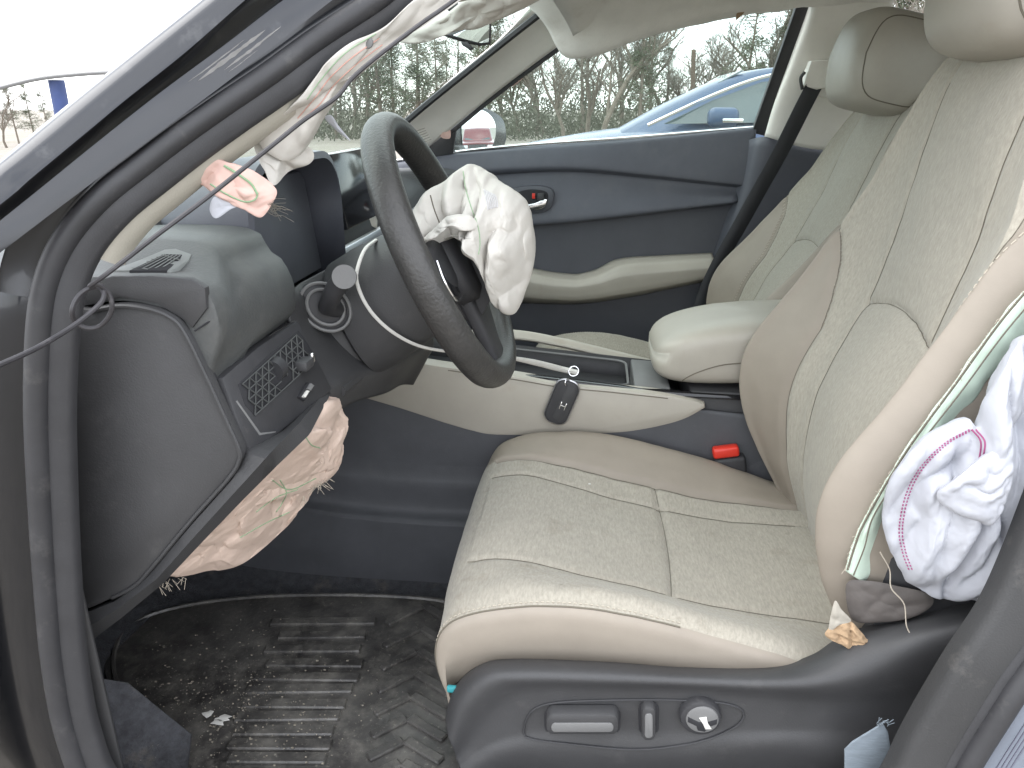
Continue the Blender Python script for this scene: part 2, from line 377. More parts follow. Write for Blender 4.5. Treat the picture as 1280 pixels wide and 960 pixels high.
def seat(name, label, T, headT, group=None, both=False):
    base = T(np.array([.1, YD, .25])); base[2] = .24
    root = thing(name, base, label, 'car seat', group)
    # ---- backrest
    rows = []
    for z, xc, xb, W in crs_u(BR, 230):
        th = .15 * min(1, max(.35, (1.27 - z) / .2))
        xm = lambda k: xc + (xb - xc) * k
        half = [(.0, xc), (.11, xc), (.155, xm(.22)), (.80 * W + .012, xm(.78)), (.92 * W, xb), (.99 * W, xb + .03), (1.0 * W, xb + .075), (.95 * W, xc + th * .8), (.5 * W, xc + th), (0, xc + th)]
        half = [(min(a, W * .75) if i in (1, 2) else a, b) for i, (a, b) in enumerate(half)]
        ring = [(x, YD + y, z) for y, x in half] + [(x, YD - y, z) for y, x in half[-2:0:-1]]
        rows.append(ring_u(ring, 340))
    Gb = np.array(rows); nr, nc = Gb.shape[:2]
    yb_in = lambda z: np.interp(z, [.4, .8, .9, .985, 1.0], [.165, .165, .195, .25, .4])
    yb_out = lambda z: np.interp(z, [.4, .7, 1.0, 1.08, 1.1], [.20, .222, .215, .2, .4])
    if both: yb_out = yb_in
    Y = Gb[:, :, 1] - YD; Z = Gb[:, :, 2]; X = Gb[:, :, 0]
    front = (np.arange(nc) < nc * .30) | (np.arange(nc) > nc * .70); front = np.broadcast_to(front, Y.shape)
    ybv = np.where(Y > 0, yb_in(Z), yb_out(Z))
    d1 = np.abs(np.abs(Y) - ybv); d2 = np.abs(np.abs(Y) - np.minimum(.11, .11)); d2 = np.where(Z < .46, 1, d2)
    zh = .872 - .05 * (Y / .11) ** 2 * .4
    d3 = np.where(np.abs(Y) < .112, np.abs(Z - zh), 1)
    dep = .006 * np.exp(-(d1 / .0055) ** 2) + .003 * np.exp(-(d2 / .005) ** 2) + .0045 * np.exp(-(d3 / .005) ** 2)
    pill = .006 * np.clip(1 - (np.abs(Y) / .11) ** 2, 0, 1) * np.clip(np.abs(Z - zh) / .05, 0, 1)
    lump = np.array([[.0035 * noise.noise(Vector(p) * 9) + .0012 * noise.noise(Vector(p) * 30) for p in r] for r in Gb])
    Gb[:, :, 0] = X + np.where(front, dep - pill, 0) + lump
    Fq = gfaces(nr, nc, True); Vb = Gb.reshape(-1, 3)
    reg = []
    for f in Fq:
        p = Vb[list(f)].mean(0); j = f[0] % nc; fr = j < nc * .30 or j > nc * .70
        y = p[1] - YD; lim = yb_in(p[2]) if y > 0 else yb_out(p[2])
        if not fr: reg.append('back')
        elif abs(y) > lim: reg.append('bi' if y > 0 else 'bo')
        elif abs(y) < .11: reg.append('iu' if p[2] > .872 - .02 * (y / .11) ** 2 else 'il')
        else: reg.append('si' if y > 0 else 'so')
    split_build(Vb, Fq, reg, {'back': ('backrest_shell', MT['vinyl']), 'bi': ('backrest_bolster', MT['vinyl']), 'bo': ('backrest_bolster', MT['vinyl']),
                              'iu': ('backrest_panel', MT['fabric_back']), 'il': ('backrest_panel', MT['fabric_back']), 'si': ('backrest_panel', MT['fabric_back']), 'so': ('backrest_panel', MT['fabric_back'])}, root, T)
    top = Gb[-1]; mk('backrest_top', [T(p) for p in top] + [T(top.mean(0) + np.array([0, 0, .006]))], [(i, (i + 1) % nc, nc) for i in range(nc)], MT['fabric_back'], root)
    bvh = BVHTree.FromPolygons([Vector(p) for p in Vb], Fq)
    def onback(y, z, off=-.0006):
        h = bvh.ray_cast(Vector((-.5, YD + y, z)), Vector((1, 0, 0)))
        return np.array(h[0]) + np.array([off, 0, 0]) if h[0] else None
    sm = MB()
    for ln in ([(yb_in(z), z) for z in np.linspace(.5, .975, 60)], [(-yb_out(z), z) for z in np.linspace(.5, 1.08, 60)],
               [(.11, z) for z in np.linspace(.5, 1.15, 60)], [(-.11, z) for z in np.linspace(.5, 1.15, 60)],
               [(y, .872 - .02 * (y / .11) ** 2) for y in np.linspace(-.11, .11, 30)]):
        pts = [q for q in (onback(y, z) for y, z in ln) if q is not None]
        tube('seam', [T(p) for p in pts], .0005, MT['seam'], root, seg=5)
    st = MB()
    zz = np.linspace(.5, 1.06, 78)
    for a, b in zip(zz[:-1], zz[1:]):
        p, q = onback(-yb_out(a) - .006, a), onback(-yb_out(a) - .006, a + (b - a) * .6)
        if p is not None and q is not None and abs(p[0] - q[0]) < .02: st.add(*tube_g([T(p), T(q)], .0008, 5))
    st.build('stitching', MT['thread'], root, kind='stuff')
    # ---- cushion
    ce = np.array([(-.14, .38), (-.178, .44), (-.182, .50), (-.16, .545), (-.10, .558), (-.03, .543), (.06, .52), (.14, .503), (.24, .492), (.40, .49)])
    ri = np.array([(-.13, .40), (-.163, .45), (-.172, .505), (-.15, .548), (-.09, .572), (-.02, .579), (.06, .573), (.14, .555), (.24, .528), (.40, .475)])
    cols = [(-.250, 'b'), (-.266, .066), (-.2685, .032), (-.262, .010), (-.235, 'r'), (-.19, .62), (-.15, .22), (-.05, 0.), (.05, 0.), (.10, .03), (.15, .22), (.19, .66), (.228, 'r'), (.256, .012), (.264, .045), (.25, 'b')]
    C = []
    for y, k in cols:
        if k == 'r': q = ri
        elif k == 'b': q = np.stack([ri[:, 0], np.minimum(ri[:, 1] - .11, .445)], 1); q[:3, 0] += .02
        elif isinstance(k, float) and abs(y) > .24: q = np.stack([ri[:, 0] + .012 * (k > .02) * (np.arange(len(ri)) < 3), np.maximum(ri[:, 1] - k, .40 + .003 * np.arange(len(ri)))], 1)
        else: q = ce + (ri - ce) * k
        C.append([(a, YD + y, b) for a, b in q])
    Gc = grid(np.swapaxes(np.array(C), 0, 1), 200, 300); nr, nc = Gc.shape[:2]
    X, Y, Z = Gc[:, :, 0], Gc[:, :, 1] - YD, Gc[:, :, 2]
    tx = lambda y: .128 - .35 * (y - 0) ** 2
    s_in, s_out, b_in = .10, -.15, .155
    d = np.minimum(np.abs(Y - s_in), np.abs(Y - s_out)); d = np.where(X < -.16, 1, d)
    db = np.where(X < -.155, 1, np.abs(Y - b_in)); dt = np.where((Y < b_in) & (Y > s_out), np.abs(X - tx(Y)), 1)
    dep = .0035 * np.exp(-(d / .005) ** 2) + .007 * np.exp(-(db / .006) ** 2) + .005 * np.exp(-(dt / .006) ** 2)
    ins = ((Y < s_in) & (Y > s_out))
    pill = .005 * np.clip((1 - ((Y - (s_in + s_out) / 2) / .125) ** 2), 0, 1) * ins * np.clip(np.abs(X - tx(Y)) / .04, 0, 1)
    lump = np.array([[.003 * noise.noise(Vector(p) * 10) + .0012 * noise.noise(Vector(p) * 32) for p in r] for r in Gc])
    Gc[:, :, 2] = Z - np.where(X > -.15, dep - pill, 0) + lump
    Fq = gfaces(nr, nc); Vc = Gc.reshape(-1, 3); reg = []
    jst = [j for j in range(nc) if abs(Gc[nr // 2, j, 1] - YD) > .2595 and j < nc / 2]; jst = max(jst) if jst else 20
    for f in Fq:
        p = Vc[list(f)].mean(0); y = p[1] - YD; j = f[0] % nc
        if j < jst: reg.append('bo')
        elif y > b_in: reg.append('bi')
        elif s_out < y < s_in: reg.append('if' if p[0] < tx(y) else 'ir')
        else: reg.append('so' if y < 0 else 'si')
    split_build(Vc, Fq, reg, {'bo': ('cushion_bolster', MT['vinyl']), 'bi': ('cushion_bolster', MT['vinyl']), 'if': ('cushion_panel', MT['fabric']), 'ir': ('cushion_panel', MT['fabric']),
                              'so': ('cushion_panel', MT['fabric']), 'si': ('cushion_panel', MT['fabric'])}, root, T)
    bv2 = BVHTree.FromPolygons([Vector(p) for p in Vc], Fq)
    def oncush(x, y):
        h = bv2.ray_cast(Vector((x, YD + y, 1.5)), Vector((0, 0, -1)))
        return np.array(h[0]) + np.array([0, 0, .0006]) if h[0] else None
    sm = MB()
    for ln in ([(x, s_in) for x in np.linspace(-.15, .34, 50)], [(x, s_out) for x in np.linspace(-.15, .34, 50)], [(x, b_in) for x in np.linspace(-.15, .34, 50)],
               [(tx(y), y) for y in np.linspace(s_out, b_in, 30)]):
        pts = [q for q in (oncush(x, y) for x, y in ln) if q is not None]
        tube('seam', [T(p) for p in pts], .0005, MT['seam'], root, seg=5)
    jl = Gc[8:150, jst, :] + np.array([0, -.0008, 0]); tube('seam', [T(p) for p in jl], .0012, MT['seam'], root, seg=5)
    st = MB(); sl = crs(Gc[8:150, jst + 3, :], 130)
    for i in range(0, 129, 2): st.add(*tube_g([T(sl[i] + np.array([0, -.0006, .0012])), T(sl[i + 1] + np.array([0, -.0006, .0012]))], .0008, 5))
    st.build('stitching', MT['thread'], root, kind='stuff')
    # ---- headrest
    def tp(q):
        k = q[2] / .1
        q = q.copy(); q[1] *= 1 - .10 * max(0, k) ** 2 - .06 * max(0, -k); q[0] *= 1 - .18 * max(0, -k) - .05 * max(0, k)
        if q[0] < 0: q[0] -= .012 * (1 - (q[1] / .14) ** 2)
        return q
    v, f = superbox((0, 0, 0), (.086, .135, .094), 4.0, 64, 40, taper=tp)
    v = [p + np.array([.002 * noise.noise(Vector(p) * 15), 0, 0]) for p in v]
    hb = mk('headrest', [headT(p) for p in v], f, MT['vinyl_pale'], root, sharp=180)
    for sgn in (-1, 1):
        bvh3 = BVHTree.FromPolygons([Vector(p) for p in v], f); lp = []
        for a in np.linspace(0, 2 * pi, 60, endpoint=False):
            dirv = Vector((cos(a) * .9 - .0, 0, sin(a)))
            o_ = Vector((0, sgn * (.113 - .02 * 0), 0)); h = bvh3.ray_cast(o_ + dirv * .5, -dirv)
            if h[0]: lp.append(headT(np.array(h[0]) + np.array(dirv) * .0003))
        tube('seam', lp, .0013, MT['seam'], hb, seg=5, closed=True)
    for sgn in (-1, 1):
        tube('headrest_post', [headT(np.array([.055, sgn * .06, -.05])), headT(np.array([.075, sgn * .06, -.15]))], .006, MT['satin'], root)
        p = headT(np.array([.068, sgn * .06, -.098])); rbox('post_guide', p + np.array([0, 0, -.008]), (.034, .034, .024), MT['black'], root, .005)
    return root, bvh, bv2

Tid = lambda p: np.array(p, float)
drv, BVB, BVC = seat('bucket_seat', 'beige cloth and vinyl seat with torn side seam and power switches in its black base',
           Tid, lambda q: np.array([.487, YD - .005, 1.262]) + np.array([q[0] * cos(.15) + q[2] * sin(.15), q[1], q[2] * cos(.15) - q[0] * sin(.15)]))
RC = radians(11)
def Tp(p):
    p = np.array(p, float); p[1] = 2 * YC - p[1]
    if p[2] > .44 and True:
        x, z = p[0] - .34, p[2] - .55
        k = 1.0
        return p
    return p
def Tpas(p):
    p = np.array(p, float); y = 2 * YC - p[1]; x, z = p[0], p[2]
    k = np.clip((x - .235) / .03, 0, 1) if z < .6 else 1.0       # only the backrest reclines
    bx, bz = x - .33, z - .55
    a = RC * k if x > .2 else 0
    return np.array([.33 + bx * cos(a) + bz * sin(a) + .02, y, .55 + bz * cos(a) - bx * sin(a) * .5 - .03 + (.012 if z > .6 else 0)])
pas, _, _ = seat('bucket_seat', 'intact beige seat beside the passenger door, beyond the centre armrest', Tpas,
           lambda q: np.array([.575, YP - .02, 1.2]) + np.array([q[0] * cos(.22) + q[2] * sin(.22), q[1], q[2] * cos(.22) - q[0] * sin(.22)]), both=True)
def hitb(px, py, bv=None, off=0.0):
    d = Vector(ray(px, py)).normalized(); h = (bv or BVB).ray_cast(Vector(CAM), d)
    return (np.array(h[0]) - np.array(d) * off) if h[0] else None

# driver seat: black plastic base with switches
tt = [A(.752, (563, 880), (572, 858), (600, 834), (640, 826), (760, 830), (850, 836), (960, 836), (1015, 822), (1060, 794), (1130, 774), (1215, 752)),
      A(.722, (560, 900), (572, 866), (602, 838), (645, 831), (760, 834), (850, 840), (960, 842), (1020, 832), (1075, 808), (1140, 785), (1225, 765)),
      A(.702, (564, 925), (580, 885), (615, 852), (660, 846), (760, 848), (850, 851), (960, 855), (1030, 852), (1090, 838), (1150, 812), (1235, 790)),
      A(.709, (570, 945), (600, 905), (640, 872), (680, 864), (760, 864), (850, 865), (945, 872), (1020, 876), (1100, 876), (1160, 872), (1240, 862)),
      A(.707, (575, 955), (605, 930), (640, 915), (680, 908), (760, 908), (850, 908), (945, 908), (1000, 908), (1090, 908), (1160, 905), (1240, 900)),
      A(.701, (580, 975), (610, 955), (640, 944), (680, 942), (760, 946), (850, 944), (945, 938), (985, 938), (1080, 950), (1160, 950), (1240, 945)),
      A(.722, (590, 1010), (615, 1000), (645, 990), (680, 990), (760, 990), (850, 990), (945, 990), (985, 990), (1080, 990), (1160, 990), (1240, 990))]
Gs = grid(np.array(tt), 70, 160); 
sheet('side_trim', Gs, MT['dark'], drv, .006, sharp=50)
BVS = BVHTree.FromPolygons([Vector(p) for p in Gs.reshape(-1, 3)], gfaces(70, 160))
def ons(px, py, off=.001):
    d = Vector(ray(px, py)).normalized(); h = BVS.ray_cast(Vector(CAM), d)
    return np.array(h[0]) - np.array([0, off, 0])
def rrect(cx, cy, w, h, r, n=5):
    P = []
    for sx, sy, a0 in ((1, 1, 0), (-1, 1, 90), (-1, -1, 180), (1, -1, 270)):
        for k in range(n):
            a = radians(a0 + 90 * k / (n - 1)); P.append((cx + sx * (w / 2 - r) + r * cos(a), cy + sy * (h / 2 - r) + r * sin(a)))
    return P
def on_plane(P, Y): return [at(a, b, Y=Y) for a, b in P]
pl = crs([(655, 912), (663, 888), (690, 876), (760, 872), (850, 872), (905, 876), (928, 886), (922, 902), (890, 918), (850, 928), (790, 933), (710, 926), (665, 920)], 90, True)
tube('panel_edge', [ons(a, b, .0045) for a, b in pl], .0012, MT['black'], drv, closed=True, seg=6)
ys = ons(728, 905)[1]
plate('switch_well', on_plane(rrect(728, 903, 96, 34, 10), ys - .003), (0, .01, 0), MT['void'], drv, .002)
plate('slide_switch', on_plane(rrect(728, 907, 92, 26, 9), ys - .018), (0, .016, 0), MT['dark'], drv, .005)
plate('slide_switch_insert', on_plane(rrect(728, 910, 78, 11, 5), ys - .0195), (0, .003, 0), MT['greyp'], drv, .001)
plate('lumbar_switch_well', on_plane(rrect(811, 903, 26, 48, 9), ys - .003), (0, .01, 0), MT['void'], drv, .002)
plate('lumbar_switch', on_plane(rrect(811, 906, 18, 42, 7), ys - .014), (0, .012, 0), MT['dark'], drv, .004)
plate('lumbar_switch_insert', on_plane(rrect(811, 908, 10, 30, 4), ys - .0155), (0, .003, 0), MT['greyp'], drv, .001)
kc = at(876, 900, Y=ys - .012); kn = at(878, 901, Y=ys - .014)
def disc(c, r, n=40, ax=((1, 0, 0), (0, 0, 1))):
    a_, b_ = np.array(ax[0], float), np.array(ax[1], float)
    return [np.array(c) + r * (cos(2 * pi * k / n) * a_ + sin(2 * pi * k / n) * b_) for k in range(n)]
plate('recline_knob_ring', disc(kc, .0235), (0, .016, 0), MT['black'], drv, .005)
kb = plate('recline_knob', disc(kn, .0185), (0, .008, 0), MT['greyp'], drv, .003)
plate('knob_groove', [kn + np.array([x, -.0006, z]) for x, z in ((-.016, .004), (-.004, -.002), (.004, -.002), (.016, .004), (.016, -.003), (.006, -.009), (.004, -.015), (-.004, -.014), (-.006, -.008), (-.016, -.003))], (0, .002, 0), MT['void'], kb, .0004)
plate('worn_patch', [kn + np.array([x, -.001, z]) for x, z in ((-.004, .004), (.004, .006), (.006, -.002), (.011, -.010), (.004, -.011), (.001, -.004))], (0, .0012, 0), MT['white'], kb, .0002, label='scratched pale patch on the round knob')
rbox('base_frame', (.1, YD, .33), (.40, .44, .10), MT['black'], drv, .02)
rbox('base_frame', (.1, YD, .41), (.46, .48, .12), MT['black'], drv, .03)
rbox('wire_clip', at(565, 861, Y=.735), (.012, .006, .008), MT['teal'], drv, .0015)
# torn side: mint lining, felt, foam
torn = [(1056, 712), (1066, 680), (1076, 655), (1105, 603), (1139, 550), (1192, 478), (1246, 403), (1300, 340)]
lin_r = [(1080, 728), (1098, 690), (1108, 640), (1130, 608), (1165, 560), (1212, 505), (1262, 440), (1320, 370)]
rows = []
for k, (yy) in zip(np.linspace(0, 1, 5), (.748, .743, .742, .746, .754)):
    rows.append([at(a * (1 - k) + c * k, b * (1 - k) + e * k, Y=yy) for (a, b), (c, e) in zip(torn, lin_r)])
Gm = grid(np.array(rows), 26, 90)
for i in range(26):
    for j in range(90): Gm[i, j, 1] += .004 * noise.noise(Vector(Gm[i, j]) * 40)
sheet('torn_lining', Gm, MT['mint'], drv, .0015, label='pale mint lining showing along the split side seam')
fl = MB(); edge = crs([at(a, b, Y=.742) for a, b in torn], 150)
for p in edge[:-1]:
    if random.random() < .8:
        e = np.array([random.uniform(-.004, .003), random.uniform(-.004, 0), random.uniform(-.004, .003)])
        fl.add(*tube_g([p, p + e * .6, p + e + np.array([0, 0, -.001])], .0003, 4))
fl.build('frayed_thread', MT['thread'], drv, kind='stuff')
cav = [[at(a - 4, b + 2, Y=.760) for a, b in lin_r], [at(a + 60, b + 50, Y=.768) for a, b in lin_r], [at(a + 160, b + 100, Y=.79) for a, b in lin_r]]
sheet('seat_cavity_shade', grid(np.array(cav), 12, 40), MT['black'], drv, .004)  # black sheet standing in for the shade of the open seat cavity
for k_ in (18, 34):
    tube('frame_bar', crs([at(a + k_, b + k_ * .8, Y=.755) for a, b in lin_r[1:]], 30), .005, MT['black'], drv, seg=8)
tube('seam', [p + np.array([.002, -.002, .001]) for p in edge], .0012, MT['seam'], drv, seg=5)
tube('seam', crs([at(a * .55 + c * .45, b * .55 + e * .45, Y=.738) for (a, b), (c, e) in zip(torn, lin_r)], 80), .0008, MT['seam'], drv, seg=5)
cloth('torn_felt', A3((1058, 730, .745), (1085, 726, .74), (1120, 732, .735), (1160, 742, .73), (1166, 756, .73), (1140, 772, .73), (1100, 778, .735), (1065, 774, .74)), (0, .005, 0), MT['felt2'], drv, .0015, 18, 3, 60, 14)
cloth('torn_foam', A3((1031, 792, .728), (1045, 778, .728), (1062, 776, .728), (1072, 784, .726), (1082, 796, .724), (1097, 815, .722), (1082, 812, .722), (1072, 824, .722), (1062, 812, .722), (1045, 803, .724)), (0, .004, 0), MT['foam'], drv, .004, 40, 5, 70, 12)
cloth('torn_flap', A3((1036, 788, .727), (1043, 752, .728), (1052, 762, .727), (1064, 776, .726), (1050, 781, .725)), (0, .0015, 0), MT['vinyl_pale'], drv, .001, 40, 6, 50, 8)
tube('loose_thread', crs(A3((1100, 690, .735), (1112, 712, .73), (1114, 735, .725), (1130, 755, .72), (1134, 785, .715), (1150, 805, .71), (1180, 832, .705)), 50), .0007, MT['thread'], drv, seg=5)
rbox('recliner_cover', (.40, .765, .60), (.15, .04, .16), MT['black'], drv, .02)
rbox('pale_crumb', hitb(737, 605, BVC), (.004, .003, .0025), MT['white'], None, .0008).name = 'crumb'
tag(bpy.data.objects['crumb'], 'tiny white crumb lying on the driver seat cushion', 'crumb')

# ================================================================ car body shell
body = thing('car_body', (.6, YC, 0), 'dark slate car shell with open driver doorway around the beige interior', 'car')
# --- driver door opening: one closed loop of points (weatherstrip centre line)
loop = np.array(A3((540, -45, .83), (470, 2, .81), (400, 48, .78), (340, 92, .745), (281, 132, .715), (230, 168, .69), (180, 206, .665), (130, 246, .64), (90, 292, .625), (66, 340, .615),
                   (54, 400, .605), (50, 500, .60), (53, 600, .598), (60, 720, .595), (70, 830, .592), (88, 920, .59), (120, 990, .59)) +
                [np.array(p) for p in ((-.47, .59, .335), (-.40, .588, .315), (-.2, .588, .305), (.05, .588, .305), (.2, .588, .31), (.28, .59, .33), (.33, .595, .38), (.365, .605, .47))] +
                A3((1212, 946, .612), (1262, 866, .617), (1330, 760, .63)) +
                [np.array(p) for p in ((.475, .66, .86), (.50, .70, 1.0), (.505, .745, 1.12), (.49, .79, 1.23), (.44, .835, 1.30), (.30, .85, 1.325), (.12, .85, 1.315), (-.03, .845, 1.28))])
NL = 420
LP = crs(loop, NL, True)
TL = np.roll(LP, -1, 0) - np.roll(LP, 1, 0); TL /= np.linalg.norm(TL, axis=1)[:, None]
cen = np.array([0, .7, .8])
BV_ = []
for i in range(NL):
    t = TL[i]; yv = np.array([0, 1.0, 0]); yv = yv - t * (yv @ t); yv /= np.linalg.norm(yv)
    n_ = np.cross(t, yv)
    if n_ @ (LP[i] - cen) < 0: n_ = -n_
    BV_.append((n_, -yv))
def band(name, prof, mat, i0=0, i1=NL, closed=True, parent=body, sharp=40):
    """sweep a profile (outward a, towards the street b) round the opening"""
    idx = list(range(i0, i1)); V = []; m = len(prof)
    for i in idx:
        n_, s_ = BV_[i % NL]
        for a, b in prof: V.append(LP[i % NL] + n_ * a + s_ * b)
    f = gfaces(len(idx), m)
    if closed:
        for k in range(m - 1): f.append(((len(idx) - 1) * m + k, (len(idx) - 1) * m + k + 1, k + 1, k))
    o = mk(name, V, f, mat, parent, sharp=sharp)
    return o
def px_of(p):
    v = p - CAM; wd = v @ fw; return 640 + F * (v @ rt) / wd
circ = [(.0105 * cos(a), .004 + .0115 * sin(a)) for a in np.linspace(-.5, pi + .5, 14)]
wsr = band('weatherstrip', circ, MT['rubber'], sharp=180)
band('seal_lip', [(-.009, .004), (-.014, .003), (-.024, -.002), (-.027, -.007), (-.025, -.016)], MT['black'], sharp=180)
IC = next(i for i in range(NL) if abs(px_of(LP[i]) - 128) < 3); IB = next(i for i in range(NL // 4, NL) if LP[i][2] < .36)
for i0_, i1_ in ((0, IC + 14), (IB, NL + 1)): band('door_jamb', [(.008, -.004), (.013, -.003), (.016, -.002), (.023, .003), (.037, .005), (.040, .008)], MT['paint'], i0_, i1_, False)
band('frame_step', [(.040, .008), (.044, .018), (.052, .023), (.055, .026)], MT['paint'], IB, NL + 1, False)
ia = 0; ib = int(NL * .29)
# outer skin of the A-pillar and front wing jamb
band('outer_panel', [(.055, .026), (.060, .027), (.077, .020), (.083, .011), (.087, -.004), (.093, -.03), (.10, -.06)], MT['paint'], IB, NL + 1, False)
# straight A-pillar skin: crease lines in the place, running on past the doorway corner to the wing
Y0 = lambda x: .565 + .00052 * x
def pline(pts, dx, dy): return crs([at(a, b, Y=Y0(a + dx) - dy) for a, b in pts], 60)
L3 = pline([(470, -42), (400, 12), (300, 90), (200, 165), (100, 240), (0, 316), (-160, 440)], 0, .004)
L2 = pline([(440, -62), (350, 3), (281, 56), (200, 116), (125, 175), (56, 231), (0, 276), (-180, 420)], 20, .008)
L1a = pline([(414, -72), (326, -6), (255, 54), (172, 114), (114, 164), (44, 224), (-6, 266), (-190, 408)], 36, .020)
L1 = pline([(392, -74), (304, 2), (231, 66), (158, 124), (116, 159), (40, 222), (0, 256), (-200, 410)], 44, .030)
Lm = pline([(372, -78), (280, -2), (205, 60), (140, 114), (90, 156), (30, 205), (-20, 246), (-210, 396)], 56, .031)
LS = pline([(345, -80), (252, -2), (176, 58), (125, 98), (64, 147), (0, 200), (-40, 232), (-230, 385)], 72, .012)
LB = np.array([p + np.array([.012, .075, .012]) for p in LS])
sheet('pillar_inner_band', np.array([L3, (L3 + L2) / 2 + np.array([0, -.001, 0]), L2]), MT['paint'], body, sharp=60)
sheet('pillar_crease', np.array([L2, L1a, L1]), MT['paint'], body, sharp=60)
sheet('pillar_skin', np.array([L1, Lm, Lm * .45 + LS * .55 + np.array([0, -.007, .001]), LS, LS + np.array([.001, .02, .004]), LB]), MT['paint'], body, sharp=70)
band('hinge_pillar', [(.006, -.003), (.014, -.002), (.02, .002), (.05, .0), (.09, -.006), (.17, -.03)], MT['paint'], IC + 13, IB + 1, False)
# beige pillar trim inside
band('pillar_trim', [(-.022, -.012), (-.028, -.016), (-.034, -.03), (-.032, -.05), (.05, -.09), (.09, -.07)], MT['trim_shaded'], -int(NL * .03), int(NL * .125), False)
# B-pillar trim at the driver's shoulder
k0 = int(NL * .545)
ks = [i for i in range(NL) if LP[i][0] > .27]
band('lower_pillar_trim', [(-.012, -.006), (-.018, .002), (-.046, .0), (-.052, -.004), (-.055, -.012), (-.054, -.03)], MT['bpill'], min(ks), max(i for i in ks if LP[i][2] < 1.22) + 1, False)
# scratches on the pillar
for xa, xb_, v0, v1 in ((322, 236, .45, .62), (334, 262, .25, .36), (300, 228, .66, .72), (300, 262, .15, .18)):
    V = []; n = 30; xs3 = np.array([px_of(p) for p in L3])
    for k in range(n + 1):
        q = k / n; u = np.interp(-(xa + 30 + (xb_ - xa) * q), -xs3, np.arange(60)); i = min(int(u), 58); t = u - i
        e3 = L3[i] * (1 - t) + L3[i + 1] * t; e2 = L2[i] * (1 - t) + L2[i + 1] * t
        m_ = (v0 + v1) / 2 + .015 * noise.noise(Vector((q * 4, v0 * 90, 0))); hw = (v1 - v0) / 2 * (sin(pi * q) ** .6) * (.75 + .5 * noise.noise(Vector((q * 14, v0 * 50, 3))))
        for sg_ in (-1, 1):
            m2 = m_ + sg_ * hw; V.append(e3 * (1 - m2) + e2 * m2 + np.array([-.0006, -.0024, .0003]))
    mk('paint_scratch', V, [(2 * k, 2 * k + 1, 2 * k + 3, 2 * k + 2) for k in range(n)], MT['scratch'], body, label='bare scratch across the dark pillar paint')
# sticker on the B-pillar
si = [i for i in range(NL) if LP[i][0] > .33 and .50 < LP[i][2] < .66]
stk = band('information_sticker', [(.015, -.001), (.0235, .0044), (.037, .0066), (.0405, .0098), (.0445, .0195), (.0525, .0245), (.057, .0275), (.062, .0275), (.076, .0218)], MT['sticker'], min(si), max(si) + 1, False)
for a_, b_, f0, f1 in ((.0245, .0052, .1, .8), (.028, .0058, .15, .7), (.0315, .0063, .1, .85), (.035, .0069, .2, .6), (.047, .0222, .1, .75), (.058, .0285, .15, .8), (.0625, .0281, .1, .7), (.067, .0262, .2, .85)):
    idx = range(min(si) + int(f0 * len(si)), min(si) + int(f1 * len(si)) + 1)
    if len(idx) > 1: tube('print_line', [LP[i] + BV_[i][0] * a_ + BV_[i][1] * b_ for i in idx], .0005, MT['ink'], stk, seg=4)
# sill and lower body side
sillp = [(-.62, .52), (.5, .52)]
rbox('door_sill', (.0, .60, .25), (1.3, .14, .10), MT['paint'], body, .02)
rbox('sill_scuff_plate', (-.08, .655, .302), (.75, .09, .018), MT['black'], body, .006)
# front wing and bonnet ahead of the doorway
sheet('front_wing', grid(np.array([[(x, y + .015 * (z < .4), z) for x, y in ((-.66, .545), (-1.0, .53), (-1.5, .53), (-1.95, .60))] for z in (.30, .55, .80)] + [[(-.66, .575, .875), (-1.0, .57, .86), (-1.5, .57, .82), (-1.95, .64, .76)]]), 16, 24), MT['paint'], body, .004)
sheet('front_wing', grid(np.array([[(x, 2 * YC - y, z) for x, y in ((-.66, .545), (-1.0, .53), (-1.5, .53), (-1.95, .60))] for z in (.30, .55, .80)] + [[(-.66, 2 * YC - .575, .875), (-1.0, 2 * YC - .57, .86), (-1.5, 2 * YC - .57, .82), (-1.95, 2 * YC - .64, .76)]]), 16, 24), MT['paint'], body, .004)
sheet('bonnet', grid(np.array([[(x - .1 * (1 - s_ * s_), YC + s_ * hw, z + .015 * (1 - s_ * s_)) for s_ in (-1, -.6, 0, .6, 1)] for x, z, hw in ((-.70, .865, .80), (-1.1, .85, .80), (-1.6, .81, .78), (-2.0, .72, .70))]), 24, 24), MT['paint'], body, .004)
# --- floor, firewall, tunnel
fp = []
for y, dz in ((.62, .03), (.68, .0), (.9, -.01), (1.15, 0), (1.24, .02)):
    fp.append([(-1.05, y, .56 + dz * .2), (-.95, y, .42 + dz * .4), (-.82, y, .29 + dz), (-.6, y, .245 + dz), (-.2, y, .24 + dz), (.5, y, .24 + dz), (1.3, y, .24 + dz)])
sheet('floor_carpet', grid(np.array(fp), 24, 50), MT['carpet'], body)
fp2 = [[(x, 2 * YC - y, z) for x, y, z in r] for r in fp]
sheet('floor_carpet', grid(np.array(fp2), 24, 50), MT['carpet'], body)
rbox('firewall', (-1.06, YC, .66), (.05, 1.5, .5), MT['carpet'], body, .01)
tn = []
for y, z in ((1.225, .20), (1.232, .36), (1.236, .385), (1.258, .40), (1.262, .45), (1.268, .475), (1.275, .56), (1.30, .60)):
    tn.append([(x, y, z + (.03 if z > .3 and x < -.5 else 0)) for x in (-1.04, -.7, -.4, 0, .4, .9, 1.3)])
sheet('tunnel_side', grid(np.array(tn), 60, 30), MT['tunnel'], body, sharp=30)
sheet('tunnel_side', grid(np.array([[(x, 2 * YC - y, z) for x, y, z in r] for r in tn]), 60, 30), MT['tunnel'], body, sharp=30)
